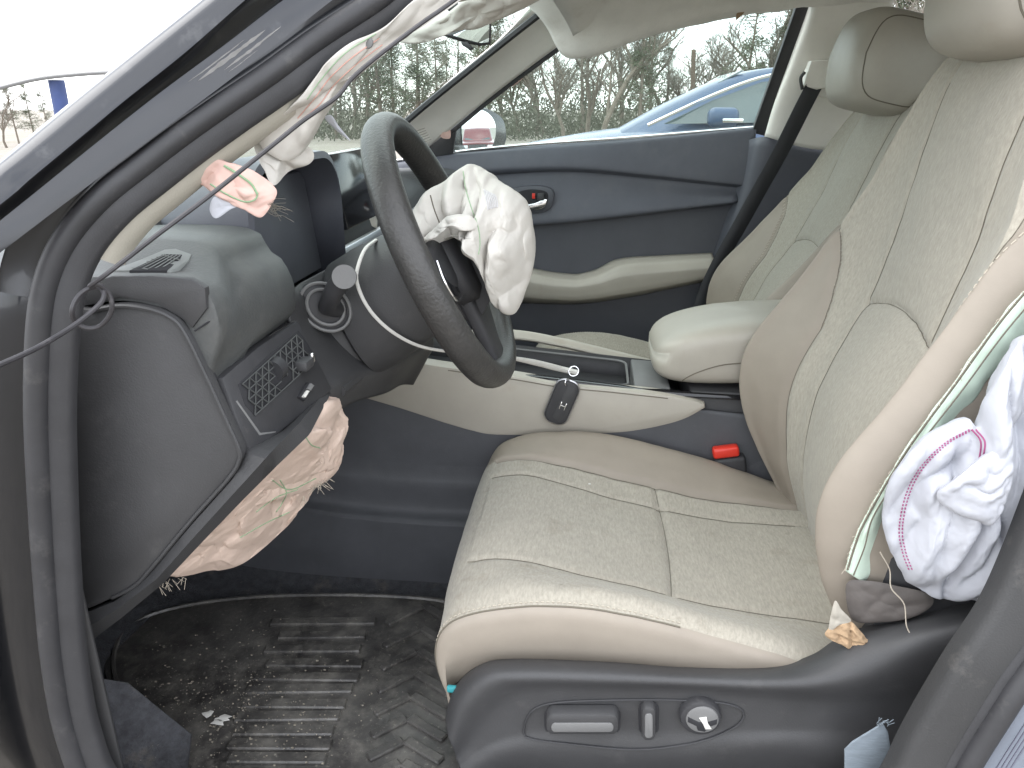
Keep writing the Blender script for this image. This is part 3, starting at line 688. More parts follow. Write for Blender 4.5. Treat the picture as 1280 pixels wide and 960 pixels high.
kp = [[(x, y, z) for z in (.22, .34, .5, .7, .9)] for x, y in ((-1.0, .70), (-.8, .665), (-.62, .64), (-.52, .625))]
sheet('kick_panel', grid(np.array(kp), 14, 20), MT['dark'], body, .004)
sheet('kick_panel', grid(np.array([[(x, 2 * YC - y, z) for x, y, z in r] for r in kp]), 14, 20), MT['dark'], body, .004)
# foot rest on the left of the footwell
fr = A3((118, 845, .70), (160, 850, .72), (240, 915, .76), (235, 960, .74), (190, 1000, .70), (140, 950, .68))
plate('foot_rest', fr, (-.02, .02, -.05), MT['carpet'], body, .008)
# --- roof and headliner
def roof_g(dz, inset, x0=-.06):
    R = []
    for x, z, hw in ((x0, 1.345, .52), (.1, 1.395, .535), (.5, 1.43, .545), (1.0, 1.43, .54), (1.5, 1.385, .525), (1.85, 1.29, .50), (2.05, 1.2, .48)):
        hw -= inset
        R.append([(x - (.07 if x < 0 else 0) * (1 - (s / 1) ** 2), YC + s * hw, z + dz - .06 * abs(s) ** 3.5 + .02 * (1 - s * s)) for s in (-1, -.85, -.5, 0, .5, .85, 1)])
    return grid(np.array(R), 40, 40)
sheet('roof_panel', roof_g(.03, 0), MT['paint'], body, .004)
sheet('headliner', roof_g(-.012, .02), MT['liner'], body, .006)
rear = [[(2.05, YC + s * .48, 1.2 - .05 * abs(s) ** 3) for s in (-1, -.5, 0, .5, 1)], [(2.35, YC + s * .52, 1.04) for s in (-1, -.5, 0, .5, 1)]]
sheet('rear_window', grid(np.array(rear), 8, 20), MT['sideglass'], body)
rbox('parcel_shelf', (2.15, YC, .98), (.55, 1.3, .05), MT['carpet'], body, .01)
rbox('rear_bulkhead', (2.0, YC, .6), (.06, 1.4, .75), MT['carpet'], body, .01)
# --- windshield
WS = []
for s in (-1, -.6, 0, .6, 1):
    bow = .16 * (1 - s * s)
    WS.append([(-.69 - bow, YC + s * .64, .935), (-.475 - bow * .9, YC + s * .565, 1.10), (-.30 - bow * .75, YC + s * .54, 1.225), (-.14 - bow * .6, YC + s * .52, 1.335), (-.08 - bow * .5, YC + s * .51, 1.37)])
sheet('windshield', grid(np.array(WS), 30, 24), MT['windglass'], body)
tube('windshield_edge', crs([(p[0] + .012, p[1] - .012, p[2] - .012) for p in WS[-1]], 30), .008, MT['black'], body, seg=6)
# --- passenger side pillars
pt = [A3((486, 196, 2.10), (520, 172, 2.09), (580, 115, 2.045), (640, 60, 2.0), (690, 10, 1.96), (730, -40, 1.92)),
      A3((492, 182, 2.05), (530, 148, 2.03), (590, 92, 1.985), (650, 40, 1.945), (690, -5, 1.91), (725, -50, 1.88)),
      A3((480, 180, 2.04), (508, 150, 2.0), (566, 98, 1.95), (628, 46, 1.92), (680, -12, 1.88), (715, -60, 1.85))]
pt = [A3((532, 186, 2.10), (562, 162, 2.085), (614, 120, 2.05), (664, 82, 2.01), (720, 40, 1.975), (780, -10, 1.94)),
      A3((508, 182, 2.06), (534, 152, 2.045), (590, 102, 2.0), (648, 54, 1.965), (702, 8, 1.93), (752, -40, 1.90))] + [pt[2]]
sheet('front_pillar_trim', grid(np.array(pt), 16, 40), MT['trim'], body, .004, sharp=60)
for k in range(6):
    tube('trim_emboss', A3((515 + k * 2.2, 166 + k * 2.6, 2.035), (531 + k * 1.6, 160 + k * 2.8, 2.04)), .0012, MT['trim_shaded'], bpy.data.objects['front_pillar_trim'], seg=4)
bp = [A3((956, 172, 2.10), (968, 130, 2.07), (988, 75, 2.02), (1010, 14, 1.97), (1024, -30, 1.93)),
      A3((962, 172, 2.06), (975, 130, 2.03), (997, 75, 1.985), (1020, 16, 1.94), (1034, -30, 1.91)),
      A3((1010, 185, 2.05), (1022, 140, 2.02), (1040, 80, 1.975), (1060, 20, 1.935), (1075, -30, 1.9)),
      A3((1075, 190, 2.07), (1085, 140, 2.04), (1098, 80, 2.0), (1112, 20, 1.95), (1125, -30, 1.92))]
sheet('centre_pillar_trim', grid(np.array(bp), 24, 30), MT['trim'], body, .004, sharp=60)
plate('pillar_panel', A3((1003, 118, 2.0), (1022, 38, 1.955), (1078, 28, 1.945), (1075, 80, 1.97), (1058, 125, 1.99)), (0, .012, 0), MT['trim'], body, .004)
lp = [A3((935, 175, 2.10), (915, 250, 2.11), (885, 340, 2.11), (860, 430, 2.11)), A3((968, 172, 2.06), (945, 250, 2.07), (912, 345, 2.07), (882, 435, 2.07)), A3((1075, 192, 2.07), (1060, 260, 2.08), (1040, 350, 2.08), (1020, 440, 2.08))]
sheet('lower_centre_pillar', grid(np.array(lp), 16, 20), MT['doorpad'], body, .004, sharp=60)
# rear side of the passenger flank: rear door with its window
rd = [[(x, 2.13, z) for x in (.60, 1.0, 1.5, 2.0)] for z in (.25, .6, .98)]
sheet('rear_door_panel', grid(np.array(rd), 8, 10), MT['doordark'], body, .03)
rg = [[(.66, 2.14, .99), (1.1, 2.14, 1.02), (1.55, 2.13, 1.05)], [(.60, 1.95, 1.30), (1.1, 1.95, 1.33), (1.45, 1.94, 1.30)]]
sheet('rear_door_window', grid(np.array(rg), 6, 10), MT['sideglass'], body)
sheet('rear_quarter_panel', grid(np.array([[(1.5, 2.13, .9), (2.3, 2.08, .95)], [(1.5, 1.95, 1.31), (1.95, 1.90, 1.24)]]), 6, 6), MT['trim'], body, .02)
# rear driver side (hidden behind the B-pillar)
sheet('rear_door_panel', grid(np.array([[(x, .60, z) for x in (.5, 1.0, 1.5, 2.0)] for z in (.25, .6, .98)]), 8, 10), MT['doordark'], body, .03)
sheet('rear_door_window', grid(np.array([[(.52, .62, .99), (1.1, .62, 1.02), (1.55, .63, 1.05)], [(.52, .82, 1.30), (1.1, .82, 1.33), (1.45, .83, 1.30)]]), 6, 10), MT['sideglass'], body)
# rear bench behind the front seats
rb = thing('rear_bench', (1.35, YC, .3), 'beige rear bench seat behind the two front seats', 'car seat')
rbox('cushion', (1.25, YC, .47), (.5, 1.25, .18), MT['vinyl'], rb, .06, seg=5)
ax = np.array([[cos(.3), 0, -sin(.3)], [0, 1, 0], [sin(.3), 0, cos(.3)]])
rbox('backrest', (1.62, YC, .78), (.16, 1.25, .58), MT['vinyl'], rb, .06, ax, 5)

# ================================================================ passenger door
door = thing('passenger_door', (0, 2.12, .3), 'closed passenger door with navy panel, beige armrest and side window', 'car door')
def drow(Ys, *pts): return [at(a, b, Y=Y) for (a, b), Y in zip(pts, Ys if hasattr(Ys, '__len__') else [Ys] * len(pts))]
DR = [drow(2.115, (480, 206), (560, 193), (660, 184), (760, 177), (860, 169), (945, 162)),
      drow(2.10, (480, 210), (560, 197), (660, 188), (760, 181), (860, 173), (945, 166)),
      drow(2.09, (480, 225), (560, 214), (640, 208), (720, 206), (820, 214), (938, 226)),
      drow(2.095, (480, 232), (560, 221), (640, 214), (720, 212), (820, 220), (936, 232)),
      drow(2.107, (480, 240), (560, 228), (640, 219), (720, 217), (820, 225), (935, 236)),
      drow(2.10, (480, 262), (560, 252), (640, 247), (720, 245), (820, 243), (925, 244)),
      drow(2.088, (480, 290), (560, 284), (640, 280), (720, 274), (820, 263), (922, 252)),
      drow(2.108, (480, 297), (560, 291), (640, 287), (720, 281), (820, 270), (920, 258)),
      drow(2.112, (480, 340), (560, 338), (640, 336), (720, 325), (820, 310), (905, 300)),
      drow(2.105, (480, 390), (560, 390), (640, 390), (720, 380), (820, 365), (890, 350)),
      drow(2.10, (480, 420), (560, 420), (640, 420), (720, 420), (820, 420), (875, 420)),
      drow(2.09, (480, 520), (560, 520), (640, 520), (720, 520), (820, 520), (860, 520))]
Gd = grid(np.array(DR), 120, 60)
sheet('door_panel', Gd[:70], MT['doorpad'], door, .004, sharp=60)
sheet('lower_door_panel', Gd[69:], MT['doordark'], door, .004, sharp=60)
sheet('door_skin', grid(np.array([[(x, 2.19, z) for x in (-.62, 0, .46)] for z in (.25, .6, .97)]), 8, 8), MT['paint'], door, .004)
# window glass and frame
gl = [drow(2.125, (500, 205), (700, 188), (948, 165)), drow(2.06, (600, 100), (760, 84), (974, 80)), drow(1.985, (700, 10), (800, 0), (1000, 8)), drow(1.96, (740, -20), (830, -30), (1012, -25))]
sheet('window_glass', grid(np.array(gl), 14, 14), MT['sideglass'], door)
tube('window_seal', crs(drow(2.113, (480, 203), (570, 190), (660, 181), (760, 174), (860, 166), (945, 159)), 30), .004, MT['chrome'], door, seg=6)
plate('rear_window_frame', A3((940, 166, 2.105), (994, 12, 1.975), (1008, -25, 1.945), (1026, -25, 1.945), (1010, 16, 1.975), (957, 170, 2.105)), (0, .02, 0), MT['black'], door, .003)
fw_ = A3((530, 190, 2.108), (562, 166, 2.10), (614, 123, 2.06), (664, 85, 2.02), (722, 42, 1.985), (780, -8, 1.95))
tube('front_window_frame', crs(fw_, 24), .007, MT['black'], door, seg=6)
plate('mirror_sail', A3((516, 204, 2.104), (566, 192, 2.104), (572, 152, 2.09), (560, 164, 2.094), (520, 196, 2.104)), (0, .01, 0), MT['black'], door, .003)
# armrest of the door
AR = [drow(2.105, (600, 325), (660, 334), (690, 340), (722, 343), (745, 337), (768, 324), (790, 321), (890, 316)),
      drow(2.06, (600, 333), (660, 342), (690, 348), (722, 351), (748, 345), (772, 333), (792, 330), (892, 324)),
      drow(2.045, (600, 344), (660, 352), (690, 357), (722, 359), (750, 354), (774, 346), (794, 343), (890, 335)),
      drow(2.05, (600, 366), (660, 372), (690, 374), (722, 375), (750, 372), (774, 368), (794, 365), (885, 347)),
      drow(2.10, (600, 374), (660, 379), (690, 380), (722, 380), (750, 377), (774, 373), (794, 370), (884, 351))]
GA = []
for k in range(4):                                       # straight facets with small rounded edges
    r0, r1 = lin(AR[k], 80), lin(AR[k + 1], 80)
    for t in (.06, .35, .65, .94): GA.append(r0 * (1 - t) + r1 * t)
GA = np.array(GA)
for _ in range(3): GA[:, 1:-1] = .5 * GA[:, 1:-1] + .25 * (GA[:, 2:] + GA[:, :-2])
sheet('armrest', GA, MT['vinyl_pale'], door, .003, sharp=70)
# pull handle recess
plate('handle_bezel', on_plane(crs([(636, 240), (655, 233), (680, 233), (692, 240), (690, 256), (680, 265), (655, 268), (640, 266)], 40, True), 2.082), (0, .02, 0), MT['doordark'], door, .004)
plate('handle_recess', on_plane(crs([(645, 243), (660, 237), (678, 238), (685, 243), (683, 255), (676, 261), (660, 262), (646, 260)], 40, True), 2.080), (0, .004, 0), MT['void'], door, .001)
plate('handle_lever', on_plane(crs([(652, 257), (668, 254), (680, 249), (684, 250), (681, 258), (672, 262), (655, 262)], 30, True), 2.072), (0, .008, 0), MT['chrome'], door, .002)
rbox('lock_tab', at(667, 245, Y=2.074), (.008, .004, .014), MT['red'], door, .001)
rbox('lock_knob', at(676, 246, Y=2.074), (.018, .008, .02), MT['dark'], door, .003)
rbox('door_edge_clip', at(872, 409, Y=2.06), (.012, .01, .015), MT['white'], door, .002)
# side mirror
mc = at(596, 163, Y=2.27)
msh = [(566, 150), (575, 138), (592, 133), (612, 137), (628, 148), (633, 165), (631, 182), (622, 192), (600, 196), (570, 195)]
dcam = (mc - CAM) / np.linalg.norm(mc - CAM); TRUCK = np.array([40, 16.5, -.9]); rv = TRUCK + np.array([0, 0, 1.7]) - mc; rv /= np.linalg.norm(rv)
mn = rv - dcam; mn /= np.linalg.norm(mn)
mo = [(578, 148), (586, 139), (600, 137), (612, 143), (619, 155), (619, 172), (612, 188), (600, 194), (582, 193), (578, 175)]
mp3 = []
for a, b in crs(mo, 50, True):
    d = ray(a, b); t = ((mc - np.array([0, .014, 0]) - CAM) @ mn) / (d @ mn); mp3.append(CAM + d * t)
mh3 = []
for a, b in crs(msh, 60, True):
    d = ray(a, b); t = ((mc - np.array([0, .014, 0]) - mn * .004 - CAM) @ mn) / (d @ mn); mh3.append(CAM + d * t)
plate('mirror_housing', mh3, -mn * .09, MT['paint'], door, .003)
mg = plate('mirror_glass', mp3, -mn * .003, MT['mirror'], door, .0003, sharp=8)
rbox('mirror_arm', at(560, 188, Y=2.19), (.09, .12, .03), MT['black'], door, .01)
# passenger seat belt
sb = thing('passenger_seat_belt', at(1020, 100, Y=1.97), 'black seat belt hanging from the pale centre pillar by the passenger seat', 'seat belt')
bl = crs(A3((1018, 105, 1.955), (1000, 140, 1.965), (975, 190, 2.0), (950, 235, 2.03), (925, 280, 2.04), (900, 325, 2.045), (880, 370, 2.05), (872, 410, 2.05)), 40)
V = []
for p in bl:
    V += [p + np.array([-.020, -.004, 0]), p + np.array([.024, .006, .004])]
mk('webbing', V, [(2 * k, 2 * k + 1, 2 * k + 3, 2 * k + 2) for k in range(39)], MT['webbing'], sb).modifiers.new('t', 'SOLIDIFY').thickness = .0015
plate('belt_guide', A3((1004, 108, 1.95), (1008, 92, 1.95), (1014, 76, 1.95), (1040, 74, 1.95), (1046, 90, 1.95), (1040, 108, 1.95), (1022, 112, 1.95)), (0, .03, 0), MT['trim'], sb, .006)
tube('guide_loop', crs(A3((1003, 112, 1.945), (1001, 98, 1.945), (1006, 90, 1.945)), 10), .004, MT['dark'], sb, seg=6)
# lower driver belt end beside the B-pillar
bb = thing('driver_belt_end', at(1090, 940, Y=.68), 'frayed grey seat belt end tucked beside the driver seat base', 'seat belt')
plate('webbing', A3((1056, 960, .66), (1056, 938, .66), (1066, 928, .66), (1104, 905, .665), (1110, 915, .665), (1122, 985, .66), (1056, 985, .655)), (0, .002, 0), MT['webblue'], bb, .0006)
fr = MB()
for k in range(16):
    p = at(1098 + random.uniform(-2, 14), 903 + random.uniform(-2, 5), Y=.664); fr.add(*tube_g([p, p + np.array([random.uniform(-.004, .006), -.001, random.uniform(.002, .009)])], .0004, 4))
fr.build('frayed_thread', MT['webblue'], bb)
# driver buckle
bk = thing('belt_buckle', at(920, 600, Y=1.24), 'black seat belt buckle with red button between driver seat and console', 'buckle')
bax = np.array([[.97, 0, .18], [0, 1, 0], [-.18, 0, .97]])
rbox('housing', at(913, 588, Y=1.262), (.056, .026, .06), MT['black'], bk, .007, bax, 3)
rbox('release_button', at(907, 564, Y=1.258), (.046, .02, .020), MT['red'], bk, .005, bax, 3)
tube('stalk', [at(925, 600, Y=1.27), at(940, 650, Y=1.27)], .012, MT['black'], bk)

# ================================================================ dashboard
dash = thing('dashboard', (-.6, YC, .55), 'dark grey dashboard with side end panel, corner vent and dark instrument recess', 'dashboard')
# ring profile (x, z), clockwise from the windshield base
def prof(kind):
    if kind == 'end':   return [(-.74, .93), (-.62, .955), (-.50, .968), (-.44, .970), (-.40, .969), (-.374, .965), (-.356, .952), (-.351, .925), (-.356, .90), (-.368, .872), (-.362, .845), (-.342, .80), (-.345, .778), (-.395, .695), (-.475, .615), (-.545, .555), (-.62, .545), (-.74, .60)]
    if kind == 'vent':  return [(-.80, .935), (-.66, .97), (-.52, .99), (-.44, .993), (-.395, .990), (-.379, .982), (-.374, .966), (-.360, .957), (-.347, .928), (-.348, .895), (-.368, .870), (-.362, .845), (-.342, .80), (-.35, .772), (-.41, .70), (-.49, .62), (-.56, .56), (-.64, .55), (-.80, .60)]
    if kind == 'clus':  return [(-.88, .935), (-.70, .975), (-.58, 1.0), (-.52, 1.0), (-.505, .98), (-.50, .93), (-.49, .88), (-.40, .80), (-.41, .755), (-.44, .70), (-.49, .62), (-.56, .56), (-.64, .55), (-.80, .60)]
    return [(-.92, .935), (-.74, .965), (-.60, .975), (-.50, .965), (-.445, .945), (-.42, .91), (-.42, .86), (-.44, .74), (-.46, .70), (-.48, .66), (-.51, .62), (-.57, .57), (-.64, .55), (-.80, .60)]
def dash_loft(name, st, mat):
    rings = []
    for y, kd, ins in st:
        P = np.array(prof(kd)); c = P.mean(0); P = c + (P - c) * (1 - ins)
        q = crs([(a, y, b) for a, b in P], 120, True); rings.append(q)
    return loft(name, rings, mat, dash, sharp=50)
pod = dash_loft('corner_pod', [(.668, 'end', .05), (.670, 'end', .012), (.676, 'end', .0), (.70, 'end', 0), (.74, 'vent', 0), (.79, 'vent', 0), (.845, 'vent', 0), (.852, 'vent', .015)], MT['dashpad'])
dash_loft('instrument_pod', [(.845, 'clus', 0), (.95, 'clus', 0), (1.1, 'clus', 0), (1.21, 'clus', 0)], MT['dark'])
dash_loft('passenger_pod', [(1.195, 'pas', .02), (1.2, 'pas', 0), (1.5, 'pas', 0), (1.9, 'pas', 0), (2.06, 'end', 0), (2.075, 'end', .03)], MT['dark'])
# end panel (fuse cover) facing the open door
ep = [(76, 398), (112, 386), (150, 380), (185, 384), (212, 394), (230, 412), (258, 468), (282, 520), (300, 560), (301, 576), (288, 598), (240, 652), (190, 712), (168, 735), (140, 750), (86, 765), (80, 700), (74, 560)]
epo = crs(np.array(ep, float), 140, True)
c_ = epo.mean(0)
plate('end_panel_gap', on_plane(c_ + (epo - c_) * 1.03, .668), (0, .01, 0), MT['void'], dash, .001)
plate('end_panel', on_plane(epo, .659), (0, .012, 0), MT['dark'], dash, .006)
bpts = crs(np.array(ep[1:15], float), 120)
tube('end_panel_rib', [at(a, b, Y=.6585) for a, b in c_ + (bpts - c_) * .985], .0022, MT['dark'], dash, seg=6)
# lower rim below the end panel
ro = [(104, 806, .668), (150, 772, .668), (203, 728, .668), (252, 676, .668), (302, 624, .668), (346, 580, .68), (386, 542, .74), (412, 492, .84)]
rm_ = [(96, 792, .655), (148, 760, .655), (197, 722, .655), (245, 668, .655), (296, 612, .655), (334, 570, .66), (374, 530, .735), (408, 489, .842)]
ri_ = [(86, 776, .66), (146, 752, .66), (190, 718, .66), (238, 660, .66), (290, 602, .66), (314, 566, .665), (358, 540, .73), (404, 487, .842)]
rr_ = [(86, 770, .672), (144, 748, .672), (184, 714, .672), (232, 656, .672), (286, 596, .672), (308, 560, .672), (352, 536, .74), (402, 485, .845)]
Gr = np.array([lin(A3(*q), 60) for q in ([(p[0] - 8, p[1] + 4, p[2] + .05) for p in ro], ro, rm_, ri_, rr_)])
sheet('lower_rim', Gr, MT['dark'], dash, .003, sharp=30)
# dash end upper cap
plate('end_cap', A3((104, 356, .664), (140, 345, .664), (190, 345, .664), (238, 349, .664), (256, 360, .664), (258, 386, .664), (240, 410, .664), (226, 398, .664), (196, 380, .664), (150, 372, .664), (100, 384, .664)), (0, .008, 0), MT['dark'], dash, .0015)
# corner vent panel: bilinear quad in 3-D
UL, UR, LR, LL = at(270, 474, Y=.676), at(368, 403, Y=.842), at(408, 490, Y=.842), at(307, 567, Y=.672)
vn = np.cross(UR - UL, LL - UL); vn /= np.linalg.norm(vn)
if vn[0] < 0: vn = -vn
def vq(u, v, off=0.0): return (UL * (1 - u) + UR * u) * (1 - v) + (LL * (1 - u) + LR * u) * v + vn * off
vp = plate('vent_panel', [vq(u, v, .008) for u, v in ((.0, .0), (.45, -.05), (.98, -.02), (1.0, .3), (1.02, 1.0), (.5, 1.02), (0, 1.04), (-.02, .5))], -vn * .03, MT['black'], dash, .004)
air = plate('air_vent', [vq(u, v, .0092) for u, v in ((.10, .18), (.5, .11), (.93, .09), (.97, .33), (.96, .52), (.5, .60), (.14, .64), (.09, .45))], -vn * .012, MT['void'], dash, .0015)
sl = MB()
cells = [(.12 + .083 * i, .22 + .10 * j - .010 * i * .9) for i in range(11) for j in range(5)]
def cell(i, j): return vq(.125 + .0815 * i + (.04 if j % 2 else 0), .20 + .105 * j - .0105 * i, .0112)
for i in range(10):
    for j in range(5):
        if not (4 <= i <= 5 and 1 <= j <= 3):
            if i < 9: sl.add(*tube_g([cell(i, j), cell(i + 1, j)], .0008, 4))
            if j < 4:
                sl.add(*tube_g([cell(i, j), cell(i, j + 1)], .0008, 4))
                k = i + (1 if j % 2 else -1)
                if 0 <= k <= 9: sl.add(*tube_g([cell(i, j), cell(k, j + 1)], .0008, 4))
sl.build('vent_mesh', MT['dashpad'], air, kind='stuff')
tube('vent_thumbwheel', [vq(.48, .32, .006), vq(.56, .31, .006)], .013, MT['black'], dash, seg=20)
rbox('vent_tab', vq(.78, .46, .014), (.016, .026, .012), MT['dark'], dash, .003); rbox('vent_tab_tip', vq(.86, .44, .018), (.006, .008, .012), MT['chrome'], dash, .002)
plate('vent_corner_line', [vq(u, v, .0085) for u, v in ((.03, .34), (.045, .34), (.13, .86), (.27, .97), (.26, .98), (.115, .88))], -vn * .001, MT['greyp'], dash, .0002)
bw = plate('dimmer_switch', [vq(u, v, .0115) for u, v in ((.60, .78), (.76, .70), (.80, .78), (.64, .87))], -vn * .006, MT['void'], dash, .001)
plate('dimmer_wheel', [vq(u, v, .0145) for u, v in ((.62, .80), (.69, .765), (.71, .79), (.64, .83))], -vn * .004, MT['white'], bw, .001)
plate('dimmer_rocker', [vq(u, v, .0145) for u, v in ((.70, .75), (.76, .72), (.785, .77), (.72, .80))], -vn * .004, MT['greyp'], bw, .001)
tube('gloss_line', [at(336, 421, Y=.79), at(369, 401, Y=.845)], .0012, MT['chrome'], dash, seg=5)
tube('pod_seam', A3((243, 414, .663), (268, 398, .67), (272, 394, .68)), .0009, MT['void'], dash, seg=4)
# defroster grille on top of the pod
dg = [(138, 340), (175, 326), (206, 313), (220, 312), (240, 319), (236, 327), (214, 341)]
gz = .974
bvpod = BVHTree.FromPolygons([v.co + Vector(ORG[pod.name]) for v in pod.data.vertices], [tuple(p.vertices) for p in pod.data.polygons])
def onpad(px, py, off=0.0):
    h = bvpod.ray_cast(Vector(CAM), Vector(ray(px, py)).normalized())
    p = np.array(h[0]) if h[0] else at(px, py, Z=.97)
    return p + np.array([0, 0, off - .0045])
plate('defroster_frame', [onpad(a, b, .0062) for a, b in dg], (0, 0, -.006), MT['lightgrey'], dash, .002)
dgi = [(162, 341), (206, 320), (228, 321), (222, 331), (208, 341)]
df = plate('defroster_grille', [onpad(a, b, .0068) for a, b in dgi], (0, 0, -.006), MT['void'], dash, .0005)
bar = MB()
for k in range(7):
    t = (k + .5) / 7
    bar.add(*tube_g([onpad(162 + 44 * t, 340 - 20 * t, .0072), onpad(182 + 46 * t, 341 - 14 * t, .0072)], .0007, 5))
for k in range(5):
    t = (k + .5) / 5
    bar.add(*tube_g([onpad(166 + 40 * t, 340 - t, .0073), onpad(206 + 22 * t, 321 + 2 * t, .0073)], .0006, 5))
bar.build('grille_bar', MT['lightgrey'], df, kind='stuff')
# instrument hood: arch over the recess
def arch(x, y0, y1, zt, zb, n=28, r=.07):
    P = [(x, y0, zb)]
    for a in np.linspace(pi, pi / 2, n // 2): P.append((x, y0 + r + r * cos(a), zt - r + r * sin(a)))
    for a in np.linspace(pi / 2, 0, n // 2): P.append((x, y1 - r + r * cos(a), zt - r + r * sin(a)))
    P.append((x, y1, zb)); return np.array(P)
hr = [arch(-.62, .90, 1.14, 1.00, .90), arch(-.50, .86, 1.17, 1.048, .87), arch(-.425, .85, 1.185, 1.062, .86), arch(-.395, .85, 1.185, 1.060, .86), arch(-.392, .856, 1.179, 1.052, .86), arch(-.42, .862, 1.173, 1.048, .86), arch(-.49, .88, 1.16, 1.03, .86)]
sheet('instrument_hood', np.array(hr), MT['hood'], dash, .002, sharp=60)
plate('instrument_display', [(-.425, .875, .88), (-.425, 1.16, .88), (-.44, 1.155, 1.03), (-.44, .88, 1.03)], (-.02, 0, 0), MT['hood'], dash, .004)
# knee panel around the column
KN = [drow(.846, (352, 372), (358, 392), (368, 420), (398, 470), (410, 492), (400, 520)),
      drow(.87, (362, 366), (370, 380), (378, 410), (410, 462), (425, 482), (420, 512)),
      drow(.93, (380, 352), (392, 366), (405, 405), (440, 450), (455, 470), (445, 500)),
      drow(1.02, (440, 325), (452, 350), (470, 400), (490, 440), (500, 455), (480, 490)),
      drow(1.16, (500, 330), (510, 350), (520, 390), (530, 430), (520, 448), (500, 480)),
      drow(1.22, (520, 330), (528, 350), (535, 390), (540, 430), (532, 448), (515, 480))]
sheet('knee_panel', grid(np.array(KN), 40, 40), MT['dark'], dash, .006, sharp=60)
tube('knee_panel_rail', crs(A3((425, 488, .87), (450, 470, .93), (480, 457, 1.02), (515, 440, 1.16)), 20), .008, MT['dark'], dash, seg=8)
# centre screen and vents, far dash trim
plate('centre_screen', [(-.40, 1.23, .93), (-.40, 1.49, .93), (-.425, 1.49, 1.05), (-.425, 1.23, 1.05)], (-.014, 0, 0), MT['gloss'], dash, .004)
plate('trim_strip', [(-.405, 1.22, .86), (-.405, 2.02, .86), (-.41, 2.02, .90), (-.41, 1.22, .90)], (-.02, 0, 0), MT['satin'], dash, .003)
plate('climate_panel', [(-.40, 1.24, .77), (-.40, 1.49, .77), (-.40, 1.49, .85), (-.40, 1.24, .85)], (-.03, 0, 0), MT['black'], dash, .004)
for k in range(3):
    tube('climate_knob', [(-.40, 1.28 + .085 * k, .80), (-.375, 1.28 + .085 * k, .80)], .021, MT['black'], dash, seg=20)
sheet('far_trim', grid(np.array([A3((432, 200, 1.5), (442, 235, 1.45), (452, 280, 1.4)), A3((462, 196, 1.55), (470, 230, 1.5), (470, 285, 1.45))]), 8, 10), MT['trim'], dash, .006)

# ================================================================ steering column and wheel
WC = np.array([-.193, YD - .005, .934]); wt_ = radians(25); wz_ = radians(2.5); wn = np.array([cos(wt_) * cos(wz_), cos(wt_) * sin(wz_), sin(wt_)]); wy = np.array([-sin(wz_), cos(wz_), 0]); wu = np.cross(wn, wy)
colm = thing('steering_column', WC - wn * .2, 'smooth dark steering column cover with stalk on its side', 'steering column')
def cring(d, ry, ru, du=0, e=2.6, n=48):
    P = []
    for k in range(n):
        a = 2 * pi * k / n; c, s = cos(a), sin(a)
        P.append(WC - wn * d + wy * math.copysign(abs(c) ** (2 / e), c) * ry + wu * (math.copysign(abs(s) ** (2 / e), s) * ru + du))
    return np.array(P)
loft('column_shroud', [cring(.030, .060, .058, -.012), cring(.034, .072, .070, -.014), cring(.06, .078, .076, -.016), cring(.115, .082, .082, -.022), cring(.150, .080, .082, -.026), cring(.155, .074, .076, -.026)], MT['dark'], colm, sharp=40)
loft('column_base', [cring(.15, .066, .066, -.03), cring(.19, .08, .07, -.045), cring(.27, .10, .08, -.07)], MT['dark'], colm, sharp=40)
sk0, sk1 = at(410, 382, Y=.90), at(431, 346, Y=.885)
tube('stalk', [at(440, 392, Y=.95), sk0, at(418, 362, Y=.885), sk1], [.010, .013, .012, .0125], MT['black'], colm, seg=16)
kd = np.array([.25, -.93, .2]); kd /= np.linalg.norm(kd)
tube('stalk_tip', [sk1 - kd * .004, sk1 + kd * .014], .0145, MT['greyp'], colm, seg=24)
for r_, mt_ in ((.0325, 'greyp'), (.024, 'greyp')):
    tube('socket_ring', [at(407, 384, Y=.905) + r_ * (cos(a) * np.array([.8, .45, 0]) + sin(a) * np.array([-.25, 0, .95])) for a in np.linspace(0, 2 * pi, 48, endpoint=False)], .0022, MT[mt_], colm, seg=6, closed=True)
plate('socket_well', [at(407, 384, Y=.908) + .031 * (cos(a) * np.array([.8, .45, 0]) + sin(a) * np.array([-.25, 0, .95])) for a in np.linspace(0, 2 * pi, 40, endpoint=False)], (-.01, .012, 0), MT['black'], colm, .001)
wheel = thing('steering_wheel', WC - wn * .03, 'black leather steering wheel with its airbag burst open', 'steering wheel')
R_ = .180
rimp = []
for a in np.linspace(0, 2 * pi, 110, endpoint=False):
    fl = 1 - .05 * max(0, -sin(a) - .75) / .25
    rimp.append(WC + wy * R_ * cos(a) + wu * R_ * sin(a) * fl)
V = []
for i, a in enumerate(np.linspace(0, 2 * pi, 110, endpoint=False)):
    rad = wy * cos(a) + wu * sin(a)
    for k in range(20):
        b = 2 * pi * k / 20
        V.append(rimp[i] + rad * .0175 * cos(b) + wn * .0205 * sin(b))
f = gfaces(110, 20, True) + [(109 * 20 + k, 109 * 20 + (k + 1) % 20, (k + 1) % 20, k) for k in range(20)]
mk('rim', V, f, MT['leatherwheel'], wheel, sharp=180)
hubr = [cring(.03, .05, .05), cring(-.0, .085, .065, -.005), cring(-.022, .085, .062, -.006), cring(-.032, .07, .05, -.006)]
loft('hub', hubr, MT['black'], wheel, sharp=60)
